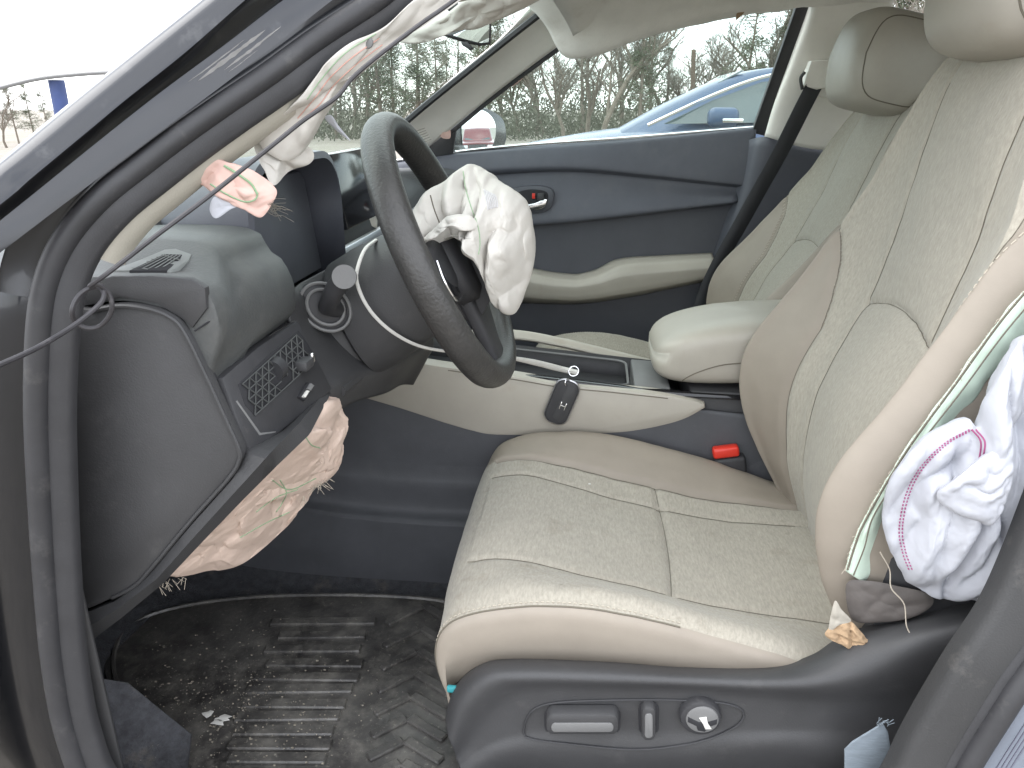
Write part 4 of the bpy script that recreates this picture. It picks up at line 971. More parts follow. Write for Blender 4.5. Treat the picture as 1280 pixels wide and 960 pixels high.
for a, w0, w1 in ((.0, .034, .022), (pi, .034, .022), (-pi / 2, .05, .035)):
    rad = wy * cos(a) + wu * sin(a); tan_ = -wy * sin(a) + wu * cos(a)
    rg = []
    for q, ww, th, dn in ((.05, w0, .014, -.004), (.09, w0, .013, -.004), (.14, w1, .010, 0), (.176, w1 * .9, .008, 0)):
        rg.append([WC + rad * q + tan_ * ww * math.copysign(abs(cos(t)) ** .6, cos(t)) + wn * (th * math.copysign(abs(sin(t)) ** .6, sin(t)) - dn) for t in np.linspace(0, 2 * pi, 24, endpoint=False)])
    loft('spoke', rg, MT['black'], wheel, sharp=60)
for sgn in (-1, 1):
    c = WC + wy * sgn * .105 - wu * .012 + wn * .012
    plate('button_pad', [c + wy * sgn * a + wu * b for a, b in ((-.025, .028), (.025, .022), (.035, 0), (.025, -.026), (-.02, -.03))], -wn * .01, MT['gloss'], wheel, .003)
    tube('pad_bezel', crs([c + wn * .001 + wy * sgn * a + wu * b for a, b in ((.025, .024), (.037, 0), (.026, -.028), (-.02, -.032))], 20), .0015, MT['chrome'], wheel, seg=6)
# torn airbag cover flaps on the hub
plate('airbag_cover_flap', A3((568, 297, .98), (600, 312, .97), (622, 345, .965), (617, 372, .965), (606, 392, .965), (585, 402, .965), (560, 388, .965), (545, 350, .97), (548, 318, .975)), (-.01, .02, -.004), MT['black'], wheel, .006)

# ================================================================ centre console
con = thing('centre_console', (0, YC, .3), 'centre console with beige sides and storage tray between the seats', 'console')
sp = [(436, 490), (452, 472), (470, 455), (490, 449), (560, 459), (640, 470), (700, 480), (770, 487), (840, 495), (882, 506), (872, 517), (845, 529), (800, 539), (760, 543), (690, 545), (620, 545), (590, 540), (555, 530), (500, 512), (450, 497)]
plate('side_panel', on_plane(crs(np.array(sp, float), 120, True), 1.268), (0, .03, 0), MT['vinyl_pale'], con, .007)
cc = [[at(440, 490, Y=1.285)]]
tb = [A(1.276, (400, 500), (480, 456), (560, 466), (700, 486), (880, 512), (960, 520)), A(1.272, (400, 545), (480, 545), (560, 545), (700, 556), (860, 556), (960, 600)), A(1.270, (400, 640), (480, 640), (560, 640), (700, 660), (860, 660), (960, 700))]
sheet('lower_side', grid(np.array(tb), 20, 40), MT['tunnel'], con, .004)
sheet('lower_side', grid(np.array([[(p[0], 2 * YC - p[1], p[2]) for p in r] for r in tb]), 20, 40), MT['dark'], con, .004)
zt = lambda x: np.interp(x, [-.45, -.38, -.05, .12, .3], [.66, .686, .660, .645, .64])
tr = []
for y, dz in ((1.279, -.004), (1.283, .002), (1.297, .001), (1.300, -.04), (1.46, -.04), (1.463, .001), (1.477, .002), (1.482, -.004)):
    tr.append([(x, y, zt(x) + dz) for x in (-.46, -.38, -.2, -.05, .05, .12, .3)])
sheet('tray_floor', np.array(tr[2:6]), MT['black'], con, .003, sharp=30)
sheet('near_rail', grid(np.array(tr[:3]), 8, 40), MT['gloss'], con, .002, sharp=30)
far = [A(1.470, (560, 425), (640, 424), (700, 433), (760, 447), (822, 463)), A(1.485, (560, 415), (640, 414), (700, 424), (760, 438), (824, 454)), A(1.50, (560, 418), (640, 416), (700, 425), (760, 440), (824, 456))]
sheet('far_rail', grid(np.array(far), 10, 40), MT['vinyl_pale'], con, .006)
tube('side_stitching', crs(on_plane([(560, 463), (640, 474), (700, 484), (770, 491), (835, 498)], 1.2665), 40), .0008, MT['seam'], con, seg=4)
x0, x1 = -.20, .075
plate('tray_recess', [(x0, 1.315, zt(x0) - .034), (x1, 1.315, zt(x1) - .034), (x1, 1.445, zt(x1) - .034), (x0, 1.445, zt(x0) - .034)], (0, 0, -.01), MT['void'], con, .002)
tube('tray_lip', [(x, y, zt(x) - .004) for x, y in rrect((x0 + x1) / 2, 1.38, x1 - x0, .145, .02, 6)], .0025, MT['greyp'], con, seg=6, closed=True)
plate('tray_divider', [(.085, 1.303, zt(.09) + .001), (.15, 1.303, zt(.14) + .001), (.15, 1.459, zt(.14) + .001), (.085, 1.459, zt(.09) + .001)], (0, 0, -.04), MT['greyp'], con, .004)
# padded armrest lid
ac = np.array([.29, 1.388, .704])
def atp(q):
    q = q.copy(); k = (q[0] + .17) / .34
    q[2] += -.024 * max(0, 1 - k * 2.2) ** 1.5 * (1 if q[2] > 0 else -.2) + .022 * k
    return q
v, f = superbox(ac, (.175, .106, .058), 5, 72, 32, taper=atp)
arm = mk('armrest', v, f, MT['vinyl_pale'], con, sharp=180)
bva = BVHTree.FromPolygons([Vector(p) for p in v], f)
pts = [hitb(a, b, bva, .0003) for a, b in crs(np.array([(840, 489), (845, 482), (862, 470), (885, 461), (905, 456), (926, 454)], float), 30)]
tube('armrest_seam', [p for p in pts if p is not None], .0012, MT['seam'], arm, seg=5)
rbox('console_box', (.33, YC, .58), (.30, .19, .14), MT['dark'], con, .01)

# ================================================================ floor mat
fm = thing('floor_mat', (-.45, .95, .26), 'muddy black rubber floor mat with raised ribs in the driver footwell', 'floor mat')
mo_ = [at(a, b, Z=.262) for a, b in ((170, 770), (330, 742), (560, 748), (640, 800), (640, 1000), (300, 1010), (200, 930), (130, 840))]
plate('mat_base', crs(mo_, 80, True), (0, 0, -.012), MT['mat'], fm, .004)
tube('mat_border', [p + np.array([0, 0, .001]) for p in crs([(lambda q: (q - np.mean(mo_, 0)) * .95 + np.mean(mo_, 0))(np.array(p)) for p in mo_], 80, True)], .004, MT['mat'], fm, seg=6, closed=True)
for k in range(11):
    py = 778 + 17 * k; x0 = 350 - 8 * k + random.uniform(-14, 8); x1 = 466 - 5.5 * k + random.uniform(-6, 6)
    p0, p1 = at(max(x0, 285), py, Z=.264), at(x1, py + random.uniform(-2, 2), Z=.264)
    d = p1 - p0; L = np.linalg.norm(d); axr = np.array([d / L, np.cross((0, 0, 1), d / L), (0, 0, 1)])
    rbox('rib', (p0 + p1) / 2, (L, .020, .008), MT['mat'], fm, .002, axr, 1)
for k in range(8):
    for sd_ in (0, 1):
        ax0, ay0 = (484 - 4 * k, 780 + 28 * k) if not sd_ else (484 - 4 * k + 48, 780 + 28 * k - 22)
        p0 = at(ax0, ay0, Z=.264); p1 = at(ax0 + (44 if not sd_ else 44), ay0 - (22 if not sd_ else -26), Z=.264)
        d = p1 - p0; L = np.linalg.norm(d); axr = np.array([d / L, np.cross((0, 0, 1), d / L), (0, 0, 1)])
        rbox('chevron_rib', (p0 + p1) / 2, (L, .016, .008), MT['mat'], fm, .002, axr, 1)
# debris
gv = MB()
for k in range(900):
    px, py = random.gauss(300, 80), random.gauss(880, 50)
    if not (170 < px < 540 and 760 < py < 958): continue
    p = at(px, py, Z=.270); s = .0005 + .0016 * random.random() ** 3
    v, f = rbox_g(p, (s * random.uniform(.6, 2), s, s * .6), 0); gv.add(v, f)
o = gv.build('grit', M('grit', (.30, .27, .22), .9, var=(200, .4)), None, kind='stuff'); tag(o, 'pale grit and dried mud scattered over the floor mat', 'debris')
for k, (px, py) in enumerate(((280, 897), (272, 903), (262, 892))):
    P = [at(px + random.uniform(2, 13) * cos(a), py + random.uniform(2, 6) * sin(a), Z=.276) for a in np.linspace(0, 2 * pi, 9, endpoint=False)]
    o = plate('paper_scrap', P, (0, 0, -.001), MT['white'], None, .0002); tag(o, ('largest torn white paper scrap on the muddy floor mat', 'small paper scrap below the largest scrap on the floor mat', 'small paper scrap above the largest scrap on the floor mat')[k], 'paper', 'paper scraps on the floor mat')

# ================================================================ deployed airbags
# driver airbag hanging from the wheel hub
ab = thing('driver_airbag', WC + wn * .06, 'crumpled cream airbag hanging out of the steering wheel hub', 'airbag')
bo = A3((520, 262, .94), (533, 240, .95), (552, 228, .96), (580, 208, .98), (600, 212, .98), (618, 226, .98), (642, 238, .98), (660, 258, .98), (667, 290, .98), (668, 325, .98), (664, 355, .98), (654, 380, .97), (642, 392, .96),
        (622, 386, .95), (618, 365, .94), (612, 345, .93), (600, 325, .92), (580, 308, .92), (562, 296, .92), (545, 303, .93), (535, 302, .93), (523, 285, .93))
bag = cloth('bag', bo, (.01, .055, 0), MT['bag'], ab, .030, 10, 2, 260, 80, .2, dirs=(1.5, 1, .6), center=at(620, 285, Y=.97))
bvbag = BVHTree.FromPolygons([v.co + Vector(ORG[bag.name]) for v in bag.data.vertices], [tuple(p.vertices) for p in bag.data.polygons])
def online(name, pts, r, mat, parent, bv, n=40, off=.0006):
    q = [hitb(a, b, bv, off) for a, b in crs(np.array(pts, float), n)]; q = [p for p in q if p is not None]
    return tube(name, q, r, mat, parent, seg=5) if len(q) > 3 else None
online('stitch_line', [(579, 214), (582, 235), (590, 262), (598, 285), (600, 305), (598, 318)], .0006, MT['greenline'], bag, bvbag)
online('stitch_line', [(538, 244), (543, 262), (550, 280)], .0009, MT['seam'], bag, bvbag)
for k in range(7):
    online('faint_print', [(605 + k * 2.2, 237 + k * 1), (608 + k * 2.2, 250), (610 + k * 2, 262 - k * .5)], .0008, M('print_grey', (.5, .49, .5), .8), bag, bvbag, 8)
cloth('fold', A3((528, 300, .90), (545, 283, .90), (560, 270, .90), (585, 268, .90), (597, 280, .90), (590, 288, .895), (572, 278, .89), (555, 284, .89), (540, 300, .89)), (0, .012, 0), MT['bag'], ab, .006, 30, 9, 80, 16)
# knee airbag under the dash
kb_ = cloth('knee_airbag', A3((404, 492, .84), (413, 505, .86), (414, 540, .86), (410, 580, .86), (402, 604, .86), (386, 612, .86), (372, 618, .85), (362, 642, .84), (345, 668, .83), (322, 690, .81), (290, 712, .78), (250, 718, .75), (215, 722, .71), (192, 728, .69), (215, 702, .69), (250, 668, .69), (290, 626, .69), (330, 585, .70), (365, 555, .72), (390, 528, .77)),
            (.018, .042, 0), MT['bagpeach'], None, .026, 13, 4, 240, 64, .3, soft=True, dirs=(1, 1, .8), center=at(340, 620, Y=.76))
tag(kb_, 'wrinkled peach airbag drooping below the dashboard end panel', 'airbag')
bvk = BVHTree.FromPolygons([v.co + kb_.location for v in kb_.data.vertices], [tuple(p.vertices) for p in kb_.data.polygons])
for ln in ([(350, 600), (358, 615), (352, 630), (345, 640)], [(320, 640), (345, 622), (372, 612)], [(395, 512), (380, 535), (388, 555), (400, 560)], [(300, 672), (330, 655), (362, 640)], [(340, 600), (362, 612), (395, 598)]):
    online('stitch_line', ln, .0007, MT['greenline'], kb_, bvk, 20)
fr = MB()
for k in range(60):
    q = random.choice(((405, 600), (398, 606), (375, 620), (210, 726), (195, 728), (225, 722)))
    p = at(q[0] + random.uniform(-8, 8), q[1] + random.uniform(-3, 3), Y=.70 if q[0] < 260 else .84); fr.add(*tube_g([p, p + np.array([random.uniform(-.013, .013), -.003, -random.uniform(.001, .014)])], .00025, 4))
fr.build('frayed_edge', MT['thread'], kb_, kind='stuff')
# seat side airbag
sa = cloth('seat_side_airbag', A3((1106, 660, .715), (1110, 625, .71), (1122, 590, .705), (1145, 560, .70), (1180, 535, .70), (1212, 524, .70), (1228, 532, .69), (1238, 495, .69), (1262, 452, .69), (1290, 420, .69), (1330, 420, .70), (1340, 560, .70), (1335, 700, .70), (1300, 750, .70), (1262, 758, .70), (1225, 748, .70), (1190, 752, .705), (1160, 745, .71), (1128, 722, .712), (1110, 692, .714)),
           (0, .03, 0), MT['bagcool'], None, .022, 12, 7, 260, 80, .25, dirs=(1.3, 1, .45), center=at(1225, 630, Y=.70))
tag(sa, 'crumpled white airbag with plum stitching bursting from the driver seat side', 'airbag')
bvs = BVHTree.FromPolygons([v.co + sa.location for v in sa.data.vertices], [tuple(p.vertices) for p in sa.data.polygons])
for dx in (0, 4):
    sl_ = [hitb(a + dx, b, bvs, .0007) for a, b in crs(np.array([(1212, 537), (1180, 555), (1150, 585), (1132, 620), (1124, 660), (1128, 690), (1136, 712)], float), 100)]
    dsh = MB()
    for i in range(0, 99, 2):
        if sl_[i] is not None and sl_[i + 1] is not None: dsh.add(*tube_g([sl_[i], sl_[i + 1]], .0007, 5))
    dsh.build('plum_stitching', MT['plum'], sa, kind='stuff')
for ln in ([(1215, 537), (1226, 552), (1224, 575)], [(1220, 537), (1231, 552), (1229, 572)]): online('plum_stitching', ln, .0008, MT['plum'], sa, bvs, 20)
cloth('fold', A3((1170, 622, .68), (1186, 605, .675), (1225, 575, .67), (1262, 556, .67), (1268, 575, .668), (1262, 610, .668), (1240, 655, .668), (1218, 650, .67), (1190, 640, .675)), (0, .012, 0), MT['bagcool'], sa, .005, 25, 12, 90, 20)
rbox('seat_bracket', (.46, .80, .80), (.10, .03, .34), MT['void'], bpy.data.objects['bucket_seat'], .01, np.array([[.9, 0, -.4], [0, 1, 0], [.4, 0, .9]]))
# curtain airbag along the driver A-pillar
ca = cloth('curtain_airbag', A3((600, -30, 0.855), (560, -22, 0.825), (520, -2, 0.805), (480, 34, 0.785), (437, 54, 0.765), (409, 77, 0.755), (396, 94, 0.755), (378, 118, 0.755), (360, 136, 0.755), (340, 155, 0.760), (322, 166, 0.765), (330, 186, 0.770), (352, 200, 0.775), (372, 196, 0.785), (388, 178, 0.795), (404, 150, 0.795), (420, 126, 0.795), (440, 102, 0.795), (476, 72, 0.795), (520, 34, 0.815), (560, 4, 0.835), (600, -18, 0.855)),
           (0, .008, .004), MT['bag'], None, .004, 16, 11, 240, 30, .2, center=at(425, 100, Y=.78))
tag(ca, 'cream curtain airbag strip with coloured lines hanging along the windshield pillar', 'airbag')
bvc = BVHTree.FromPolygons([v.co + ca.location for v in ca.data.vertices], [tuple(p.vertices) for p in ca.data.polygons])
for ln, mt_ in (([(474, 48), (440, 72), (412, 98), (394, 122), (372, 148)], 'redline'), ([(470, 42), (432, 66), (404, 96), (384, 124)], 'greenline'), ([(478, 56), (446, 80), (418, 106), (398, 132), (366, 158)], 'redline')):
    online('coloured_line', ln, .0005, MT[mt_], ca, bvc, 30)
q = hitb(459, 53, bvc, .001)
if q is not None: plate('mount_button', disc(q, .0055, 20), (0, .002, 0), MT['greyp'], ca, .001)
tag(cloth('torn_header_cloth', A3((500, 52, 1.12), (520, 36, 1.12), (556, 18, 1.12), (590, -6, 1.12), (640, -20, 1.14), (700, -20, 1.16), (668, 4, 1.16), (630, 22, 1.15), (596, 36, 1.14), (560, 40, 1.13), (530, 54, 1.12)), (0, .012, .006), MT['bag'], None, .006, 16, 13, 140, 24), 'torn white cloth hanging from the header above the rear-view mirror', 'torn cloth')
pk = cloth('airbag_tag', A3((232, 216, 0.705), (244, 200, 0.705), (262, 197, 0.710), (285, 204, 0.715), (312, 212, 0.725), (335, 226, 0.735), (346, 238, 0.735), (342, 252, 0.730), (326, 272, 0.725), (305, 262, 0.720), (280, 248, 0.715), (252, 232, 0.710)), (0, .006, .003), MT['bagpink'], None, .004, 25, 15, 110, 20)
tag(pk, 'pink torn fabric tag with green stitching lying over the dash corner', 'fabric tag')
bvp = BVHTree.FromPolygons([v.co + pk.location for v in pk.data.vertices], [tuple(p.vertices) for p in pk.data.polygons])
online('green_stitch', [(280, 207), (298, 218), (314, 230), (322, 243)], .0012, MT['greenline'], pk, bvp, 20); online('green_stitch', [(263, 230), (282, 242), (305, 252), (318, 250), (322, 244)], .0008, MT['greenline'], pk, bvp, 20)
fr = MB()
for k in range(34):
    p = at(336 + random.uniform(-8, 8), 262 + random.uniform(-8, 8), Y=.73); d = np.array([random.uniform(.002, .018), -.002, random.uniform(-.006, .006)])
    fr.add(*tube_g([p, p + d * .5 + np.array([0, 0, .003]), p + d * 1.2], .00018, 4))
fr.build('frayed_thread', MT['seam'], pk, kind='stuff')
tag(cloth('torn_white_lining', A3((262, 262, 0.710), (268, 246, 0.710), (285, 250, 0.715), (300, 256, 0.720), (288, 262, 0.715), (270, 273, 0.710)), (0, .002, 0), MT['bagcool'], None, .001, 30, 16, 50, 10), 'small white scrap of lining under the pink fabric tag', 'fabric scrap')
tag(cloth('torn_pale_lining', A3((318, 178, 0.775), (340, 166, 0.780), (372, 176, 0.795), (392, 190, 0.805), (388, 204, 0.805), (362, 214, 0.795), (342, 232, 0.765), (330, 212, 0.765), (322, 196, 0.770)), (0, .0025, .001), MT['bag'], None, .004, 30, 17, 90, 18), 'pale torn lining flap between the pink tag and the curtain strip', 'fabric scrap')
tag(cloth('cloth_spike', A3((406, 148, 0.815), (414, 144, 0.815), (424, 158, 0.825), (438, 176, 0.830), (422, 164, 0.825)), (0, .0015, 0), MT['bagcool'], None, .001, 30, 18, 40, 8), 'thin white cloth point hanging before the windshield', 'fabric scrap')
tag(cloth('orange_cloth', A3((920, 25, 1.90), (935, 10, 1.90), (950, -10, 1.9), (935, -10, 1.9), (925, 5, 1.9)), (0, .003, 0), MT['foam'], None, .002, 30, 19, 40, 8), 'small tan torn cloth hanging from the roof edge over the passenger window', 'fabric scrap')
tag(cloth('pale_cloth', A3((628, 104, 2.06), (650, 84, 2.05), (662, 82, 2.04), (655, 96, 2.05), (640, 108, 2.06)), (0, .003, 0), MT['bagpink'], None, .002, 30, 20, 40, 8), 'small pale scrap hanging under the passenger windshield pillar', 'fabric scrap')
tag(cloth('sail_scrap', A3((546, 160, 2.085), (560, 155, 2.085), (563, 172, 2.085), (552, 172, 2.085)), (0, .003, 0), MT['bagpink'], None, .002, 30, 21, 40, 8), 'pinkish scrap at the passenger mirror corner', 'fabric scrap')
# drooping headliner and visor at the passenger side
HD = [drow(1.70, (600, -70), (690, -60), (800, -60), (900, -60), (1010, -60), (1120, -60)),
      drow(1.80, (640, -20), (690, -5), (780, -14), (880, -22), (980, -22), (1120, -30)),
      drow(1.87, (664, 8), (700, 36), (780, 24), (880, 4), (980, -4), (1120, -14)),
      drow(1.90, (680, 18), (707, 66), (780, 50), (880, 22), (980, 8), (1120, -4)),
      drow(1.92, (686, 18), (714, 72), (790, 53), (885, 26), (985, 11), (1120, 0)),
      drow(1.95, (690, 10), (724, 62), (795, 46), (890, 20), (990, 6), (1120, -8))]
Gh = grid(np.array(HD), 50, 90)
for i in range(50):
    for j in range(90): Gh[i, j, 2] += .006 * noise.noise(Vector(Gh[i, j]) * 9) + .003 * noise.noise(Vector(Gh[i, j]) * 24)
o = sheet('sagging_headliner', Gh, MT['liner'], None, .004, sharp=70); tag(o, 'sagging beige headliner edge drooping over the passenger window', 'headliner')
# rear-view mirror
rvm = thing('rear_view_mirror', at(590, 45, Y=1.33), 'dark rear-view mirror hanging crooked inside the windshield', 'mirror')
plate('housing', A(1.33, (556, 44), (575, 36), (608, 20), (616, 22), (615, 56), (602, 58), (580, 52)), (-.02, .03, .005), MT['black'], rvm, .006)
plate('glass', A(1.328, (566, 44), (584, 36), (607, 24), (612, 27), (611, 53), (600, 54), (580, 49)), (-.002, .003, 0), MT['mirror'], rvm, .0005, sharp=8)
tube('stem', [at(600, 40, Y=1.36), np.array([-.30, 1.38, 1.325])], .01, MT['black'], rvm)
plate('anti_glare_tab', A(1.325, (576, 52), (584, 52), (592, 60), (588, 63), (578, 57)), (0, .006, 0), MT['black'], rvm, .002)
# ================================================================ lanyard, key, cable
lan = tube('lanyard', crs(A3((470, 300, .97), (456, 312, .925), (447, 335, .905), (446, 352, .90), (455, 376, .90), (470, 397, .905), (492, 416, .915), (520, 431, .94), (550, 438, .98), (590, 442, 1.05), (630, 446, 1.14), (668, 453, 1.22), (700, 461, 1.275), (722, 466, 1.28)), 120), [.0024] * 8 + [.003, .004, .0055, .006, .0055], MT['white'], None, seg=8, flat=.8)
tag(lan, 'white strap looped round the steering column and trailing to the console', 'lanyard')
key = thing('key_fob', at(702, 505, Y=1.255), 'black car key fob hanging on a ring from the white strap', 'key')
kc_ = at(702, 504, Y=1.252); ka = np.array([.34, 0, .94]); kb2 = np.array([.94, 0, -.34])
hw, hl = .0215, .043
fo = [kc_ + kb2 * x + ka * z for x, z in rrect(0, 0, hw * 2, hl * 2, .017, 8)]
fob = plate('shell', fo, (0, .014, 0), MT['black'], key, .006)
tube('shell_edge', [p + np.array([0, .006, 0]) for p in fo], .0018, MT['satin'], key, closed=True, seg=6)
plate('face', [kc_ + np.array([0, -.0006, 0]) + kb2 * x + ka * z for x, z in ((-.001, .036), (.012, .034), (.017, .02), (.017, -.02), (.008, -.036), (-.006, -.03), (-.003, 0))], (0, .002, 0), MT['dark'], fob, .0006)
for x, z, w_, h_ in ((-.0045, 0, .0016, .014), (.0045, 0, .0016, .014), (.0, 0, .008, .0016)):
    plate('emblem', [kc_ + np.array([0, -.0014, 0]) + kb2 * (x + .004 + a) + ka * (z - .004 + b) for a, b in ((-w_ / 2, -h_ / 2), (w_ / 2, -h_ / 2), (w_ / 2, h_ / 2), (-w_ / 2, h_ / 2))], (0, .0008, 0), MT['chrome'], fob, .0001)
rc_ = at(717, 464, Y=1.25)
tube('key_ring', [rc_ + .0085 * (cos(a) * np.array([1, .2, 0]) + sin(a) * np.array([0, .35, .93])) for a in np.linspace(0, 2 * pi, 40, endpoint=False)], .0009, MT['chrome'], key, closed=True, seg=6)
tube('key_loop', [at(709, 478, Y=1.252) + .006 * (cos(a) * np.array([.6, .8, 0]) + sin(a) * np.array([0, 0, 1])) for a in np.linspace(0, 2 * pi, 30, endpoint=False)], .001, MT['chrome'], key, closed=True, seg=6)
cb = tube('cable', crs(A3((-40, 474, .44), (0, 456, .47), (40, 438, .50), (72, 420, .53), (95, 405, .55), (114, 390, .565), (127, 377, .575), (130, 366, .58), (122, 359, .585), (108, 362, .58), (96, 373, .575), (90, 388, .57), (94, 402, .575), (108, 410, .58), (124, 408, .585), (136, 396, .585), (140, 382, .585), (136, 367, .585), (124, 356, .58), (112, 358, .575), (130, 345, .575), (160, 322, .585), (200, 291, .60), (260, 246, .63), (310, 206, .655), (345, 178, .67), (380, 150, .69), (420, 122, .71), (440, 98, .72), (470, 72, .735), (520, 34, .76), (560, 6, .78), (600, -24, .80)), 260), .0021, MT['cable'], None, seg=8)
tag(cb, 'thin grey cable looped at the dash corner and strung up along the windshield pillar', 'cable')

# ================================================================ outside: parked vehicles
def vehicle(name, label, cat, loc, paint, secs, green, length, heading=0, wheels=(.95, 3.8), r=.33, bed=None):
    root = thing(name, loc, label, cat); ch, sh = cos(heading), sin(heading)
    W = lambda x, y, z: np.array(loc) + np.array([x * ch - y * sh, x * sh + y * ch, z])
    def ring(x, zt, zb, hw, tum=.0):
        return [W(x, y, z) for y, z in ((-hw * .96, zb), (-hw, zb + .12), (-hw, zb + (zt - zb) * .7), (-hw * .97, zt - .03), (-hw * .9, zt), (0, zt + .03), (hw * .9, zt), (hw * .97, zt - .03), (hw, zb + (zt - zb) * .7), (hw, zb + .12), (hw * .96, zb))]
    rs = crs_u(np.array([ring(*s_) for s_ in secs]), 50)
    loft('body', list(rs), paint, root, sharp=50)
    gr_ = []
    for x, z0, z1, hb, ht in green:
        gr_.append([W(x, y, z) for y, z in ((-hb, z0), (-ht - (hb - ht) * .1, z1 - .05), (-ht * .93, z1), (0, z1 + .02), (ht * .93, z1), (ht + (hb - ht) * .1, z1 - .05), (hb, z0))])
    loft('cabin', list(crs_u(np.array(gr_), 40)), paint, root, sharp=50)
    for x in wheels:
        for sgn in (-1, 1):
            c = W(x, sgn * .86, r); ax_ = W(0, 1, 0) - W(0, 0, 0)
            wl = tube('wheel', [c - ax_ * .11, c + ax_ * .11], r, MT['tyre'], root, seg=28)
            tube('rim', [c - ax_ * .115, c + ax_ * .115], r * .62, MT['satin'], wl, seg=20)
    return root, W
# blue sedan standing beyond the passenger door
cx, cy = -.85, 7.1
secs = [(-.02, .62, .25, .70), (.06, .74, .22, .82), (.5, .84, .2, .9), (1.25, .94, .2, .92), (2.4, .97, .2, .93), (3.9, .99, .2, .92), (4.6, .97, .24, .86), (4.85, .84, .3, .76)]
gre = [(1.05, .90, .93, .80, .72), (1.5, .95, 1.17, .83, .70), (2.0, .96, 1.37, .84, .66), (2.6, .96, 1.43, .84, .64), (3.2, .97, 1.41, .84, .64), (3.8, .98, 1.24, .82, .66), (4.35, .97, .99, .78, .72)]
bc, Wb = vehicle('parked_sedan', 'blue sedan with bright window trim parked beyond the passenger window', 'car', (cx, cy, 0), MT['bluepaint'], secs, gre, 4.85)
for nm, P in (('front_side_window', ((1.36, -.86, 1.0), (1.72, -.81, 1.17), (2.08, -.765, 1.30), (2.72, -.72, 1.37), (2.74, -.86, 1.02))), ('rear_side_window', ((2.80, -.86, 1.03), (2.78, -.74, 1.355), (3.2, -.75, 1.33), (3.6, -.79, 1.2), (3.75, -.86, 1.04)))):
    plate(nm, [Wb(*p) + np.array([0, -.012, .0]) for p in P], (0, .03, 0), MT['darkglass'], bc, .003)
tube('window_trim', crs([Wb(x, y - .016, z) for x, y, z in ((1.24, -.87, .99), (1.68, -.82, 1.19), (2.05, -.772, 1.325), (2.35, -.74, 1.372), (2.75, -.715, 1.392), (3.2, -.735, 1.36), (3.65, -.79, 1.2), (3.85, -.86, 1.04))], 50), .014, MT['chrome'], bc, seg=6)
sheet('windshield', grid(np.array([[Wb(1.16, y, .965 + .012 * (1 - abs(y))) for y in (-.68, 0, .68)], [Wb(1.96, y * .88, 1.375 + .012) for y in (-.68, 0, .68)]]), 6, 8), MT['darkglass'], bc, .01)
mrr = rbox('side_mirror', Wb(1.78, -1.0, 1.05), (.22, .17, .14), MT['bluepaint'], bc, .05, None, 4)
rbox('mirror_trim', Wb(1.84, -1.09, 1.03), (.15, .02, .03), MT['chrome'], mrr, .006)
tube('door_line', [Wb(1.55, -.94, .35), Wb(1.55, -.94, .85)], .005, MT['void'], bc, seg=4)
# red pickup seen in the side mirror
secs2 = [(0, .85, .4, .85), (.1, 1.05, .38, .95), (1.4, 1.12, .38, .98), (3.2, 1.15, .38, .98), (5.2, 1.15, .38, .97), (5.5, 1.1, .45, .95)]
gre2 = [(1.35, 1.1, 1.13, .9, .8), (1.9, 1.12, 1.75, .9, .74), (2.6, 1.12, 1.82, .9, .74), (3.3, 1.12, 1.78, .9, .74), (3.5, 1.1, 1.12, .9, .8)]
hd = math.atan2(14.2, 40)
tk, Wt = vehicle('red_pickup', 'red pickup truck reflected in the passenger side mirror', 'truck', tuple(TRUCK), MT['redpaint'], secs2, gre2, 5.5, hd, (1.0, 4.3), .42)
plate('windshield', [Wt(*p) for p in ((1.38, -.72, 1.18), (1.38, .72, 1.18), (1.84, .66, 1.7), (1.84, -.66, 1.7))], (.05, .02, 0), MT['darkglass'], tk, .004)
plate('grille', [Wt(*p) for p in ((-.02, -.5, .6), (-.02, .5, .6), (-.02, .5, .95), (-.02, -.5, .95))], (.06, .02, 0), MT['black'], tk, .01)
for sgn in (-1, 1): plate('headlight', [Wt(-.03, sgn * .72 + a, .82 + b) for a, b in ((-.16, -.08), (.16, -.08), (.16, .09), (-.16, .09))], (.07, .02, 0), MT['lamp'], tk, .01)
# white canopy on a blue post ahead of the car
cn = thing('canopy', at(70, 120, Y=4.2) * np.array([1, 1, 0]), 'white canopy sheet with thin dark hem on a blue post', 'canopy')
ce_ = crs(np.array([(-160, 150), (-60, 124), (0, 110), (50, 98), (100, 92.5), (150, 90), (260, 88)], float), 40)
rowsC = [[at(a, b, Y=4.2) for a, b in ce_], [at(a - 10, b - 60, Y=4.22) + np.array([0, .05, .0]) for a, b in ce_], [at(a - 25, b - 160, Y=4.3) for a, b in ce_], [at(a - 30, b - 220, Y=5.2) for a, b in ce_]]
Gn = grid(np.array(rowsC), 24, 60)
for i in range(24):
    for j in range(60): Gn[i, j, 1] += .05 * noise.noise(Vector((Gn[i, j, 0] * 1.8, 0, Gn[i, j, 2] * .3)))
sheet('sheet', Gn, MT['canopy'], cn, .01)
tube('hem', [p + np.array([0, -.01, -.004]) for p in Gn[0]], .009, MT['greyp'], cn, seg=6)
pb = at(70, 100, Y=4.28); tube('post', [pb, pb + np.array([0, 0, -.5]), np.array([pb[0], pb[1], -.1])], .042, MT['bluepost'], cn, seg=20)
# utility pole
up_ = tube('utility_pole', [at(866, 170, Y=46) * np.array([1, 1, 0]) + np.array([0, 0, -1.2]), at(867, 62, Y=46)], [.16, .12], MT['wood'], None, seg=10)
tag(up_, 'bare brown utility pole standing among the leafless trees', 'pole')

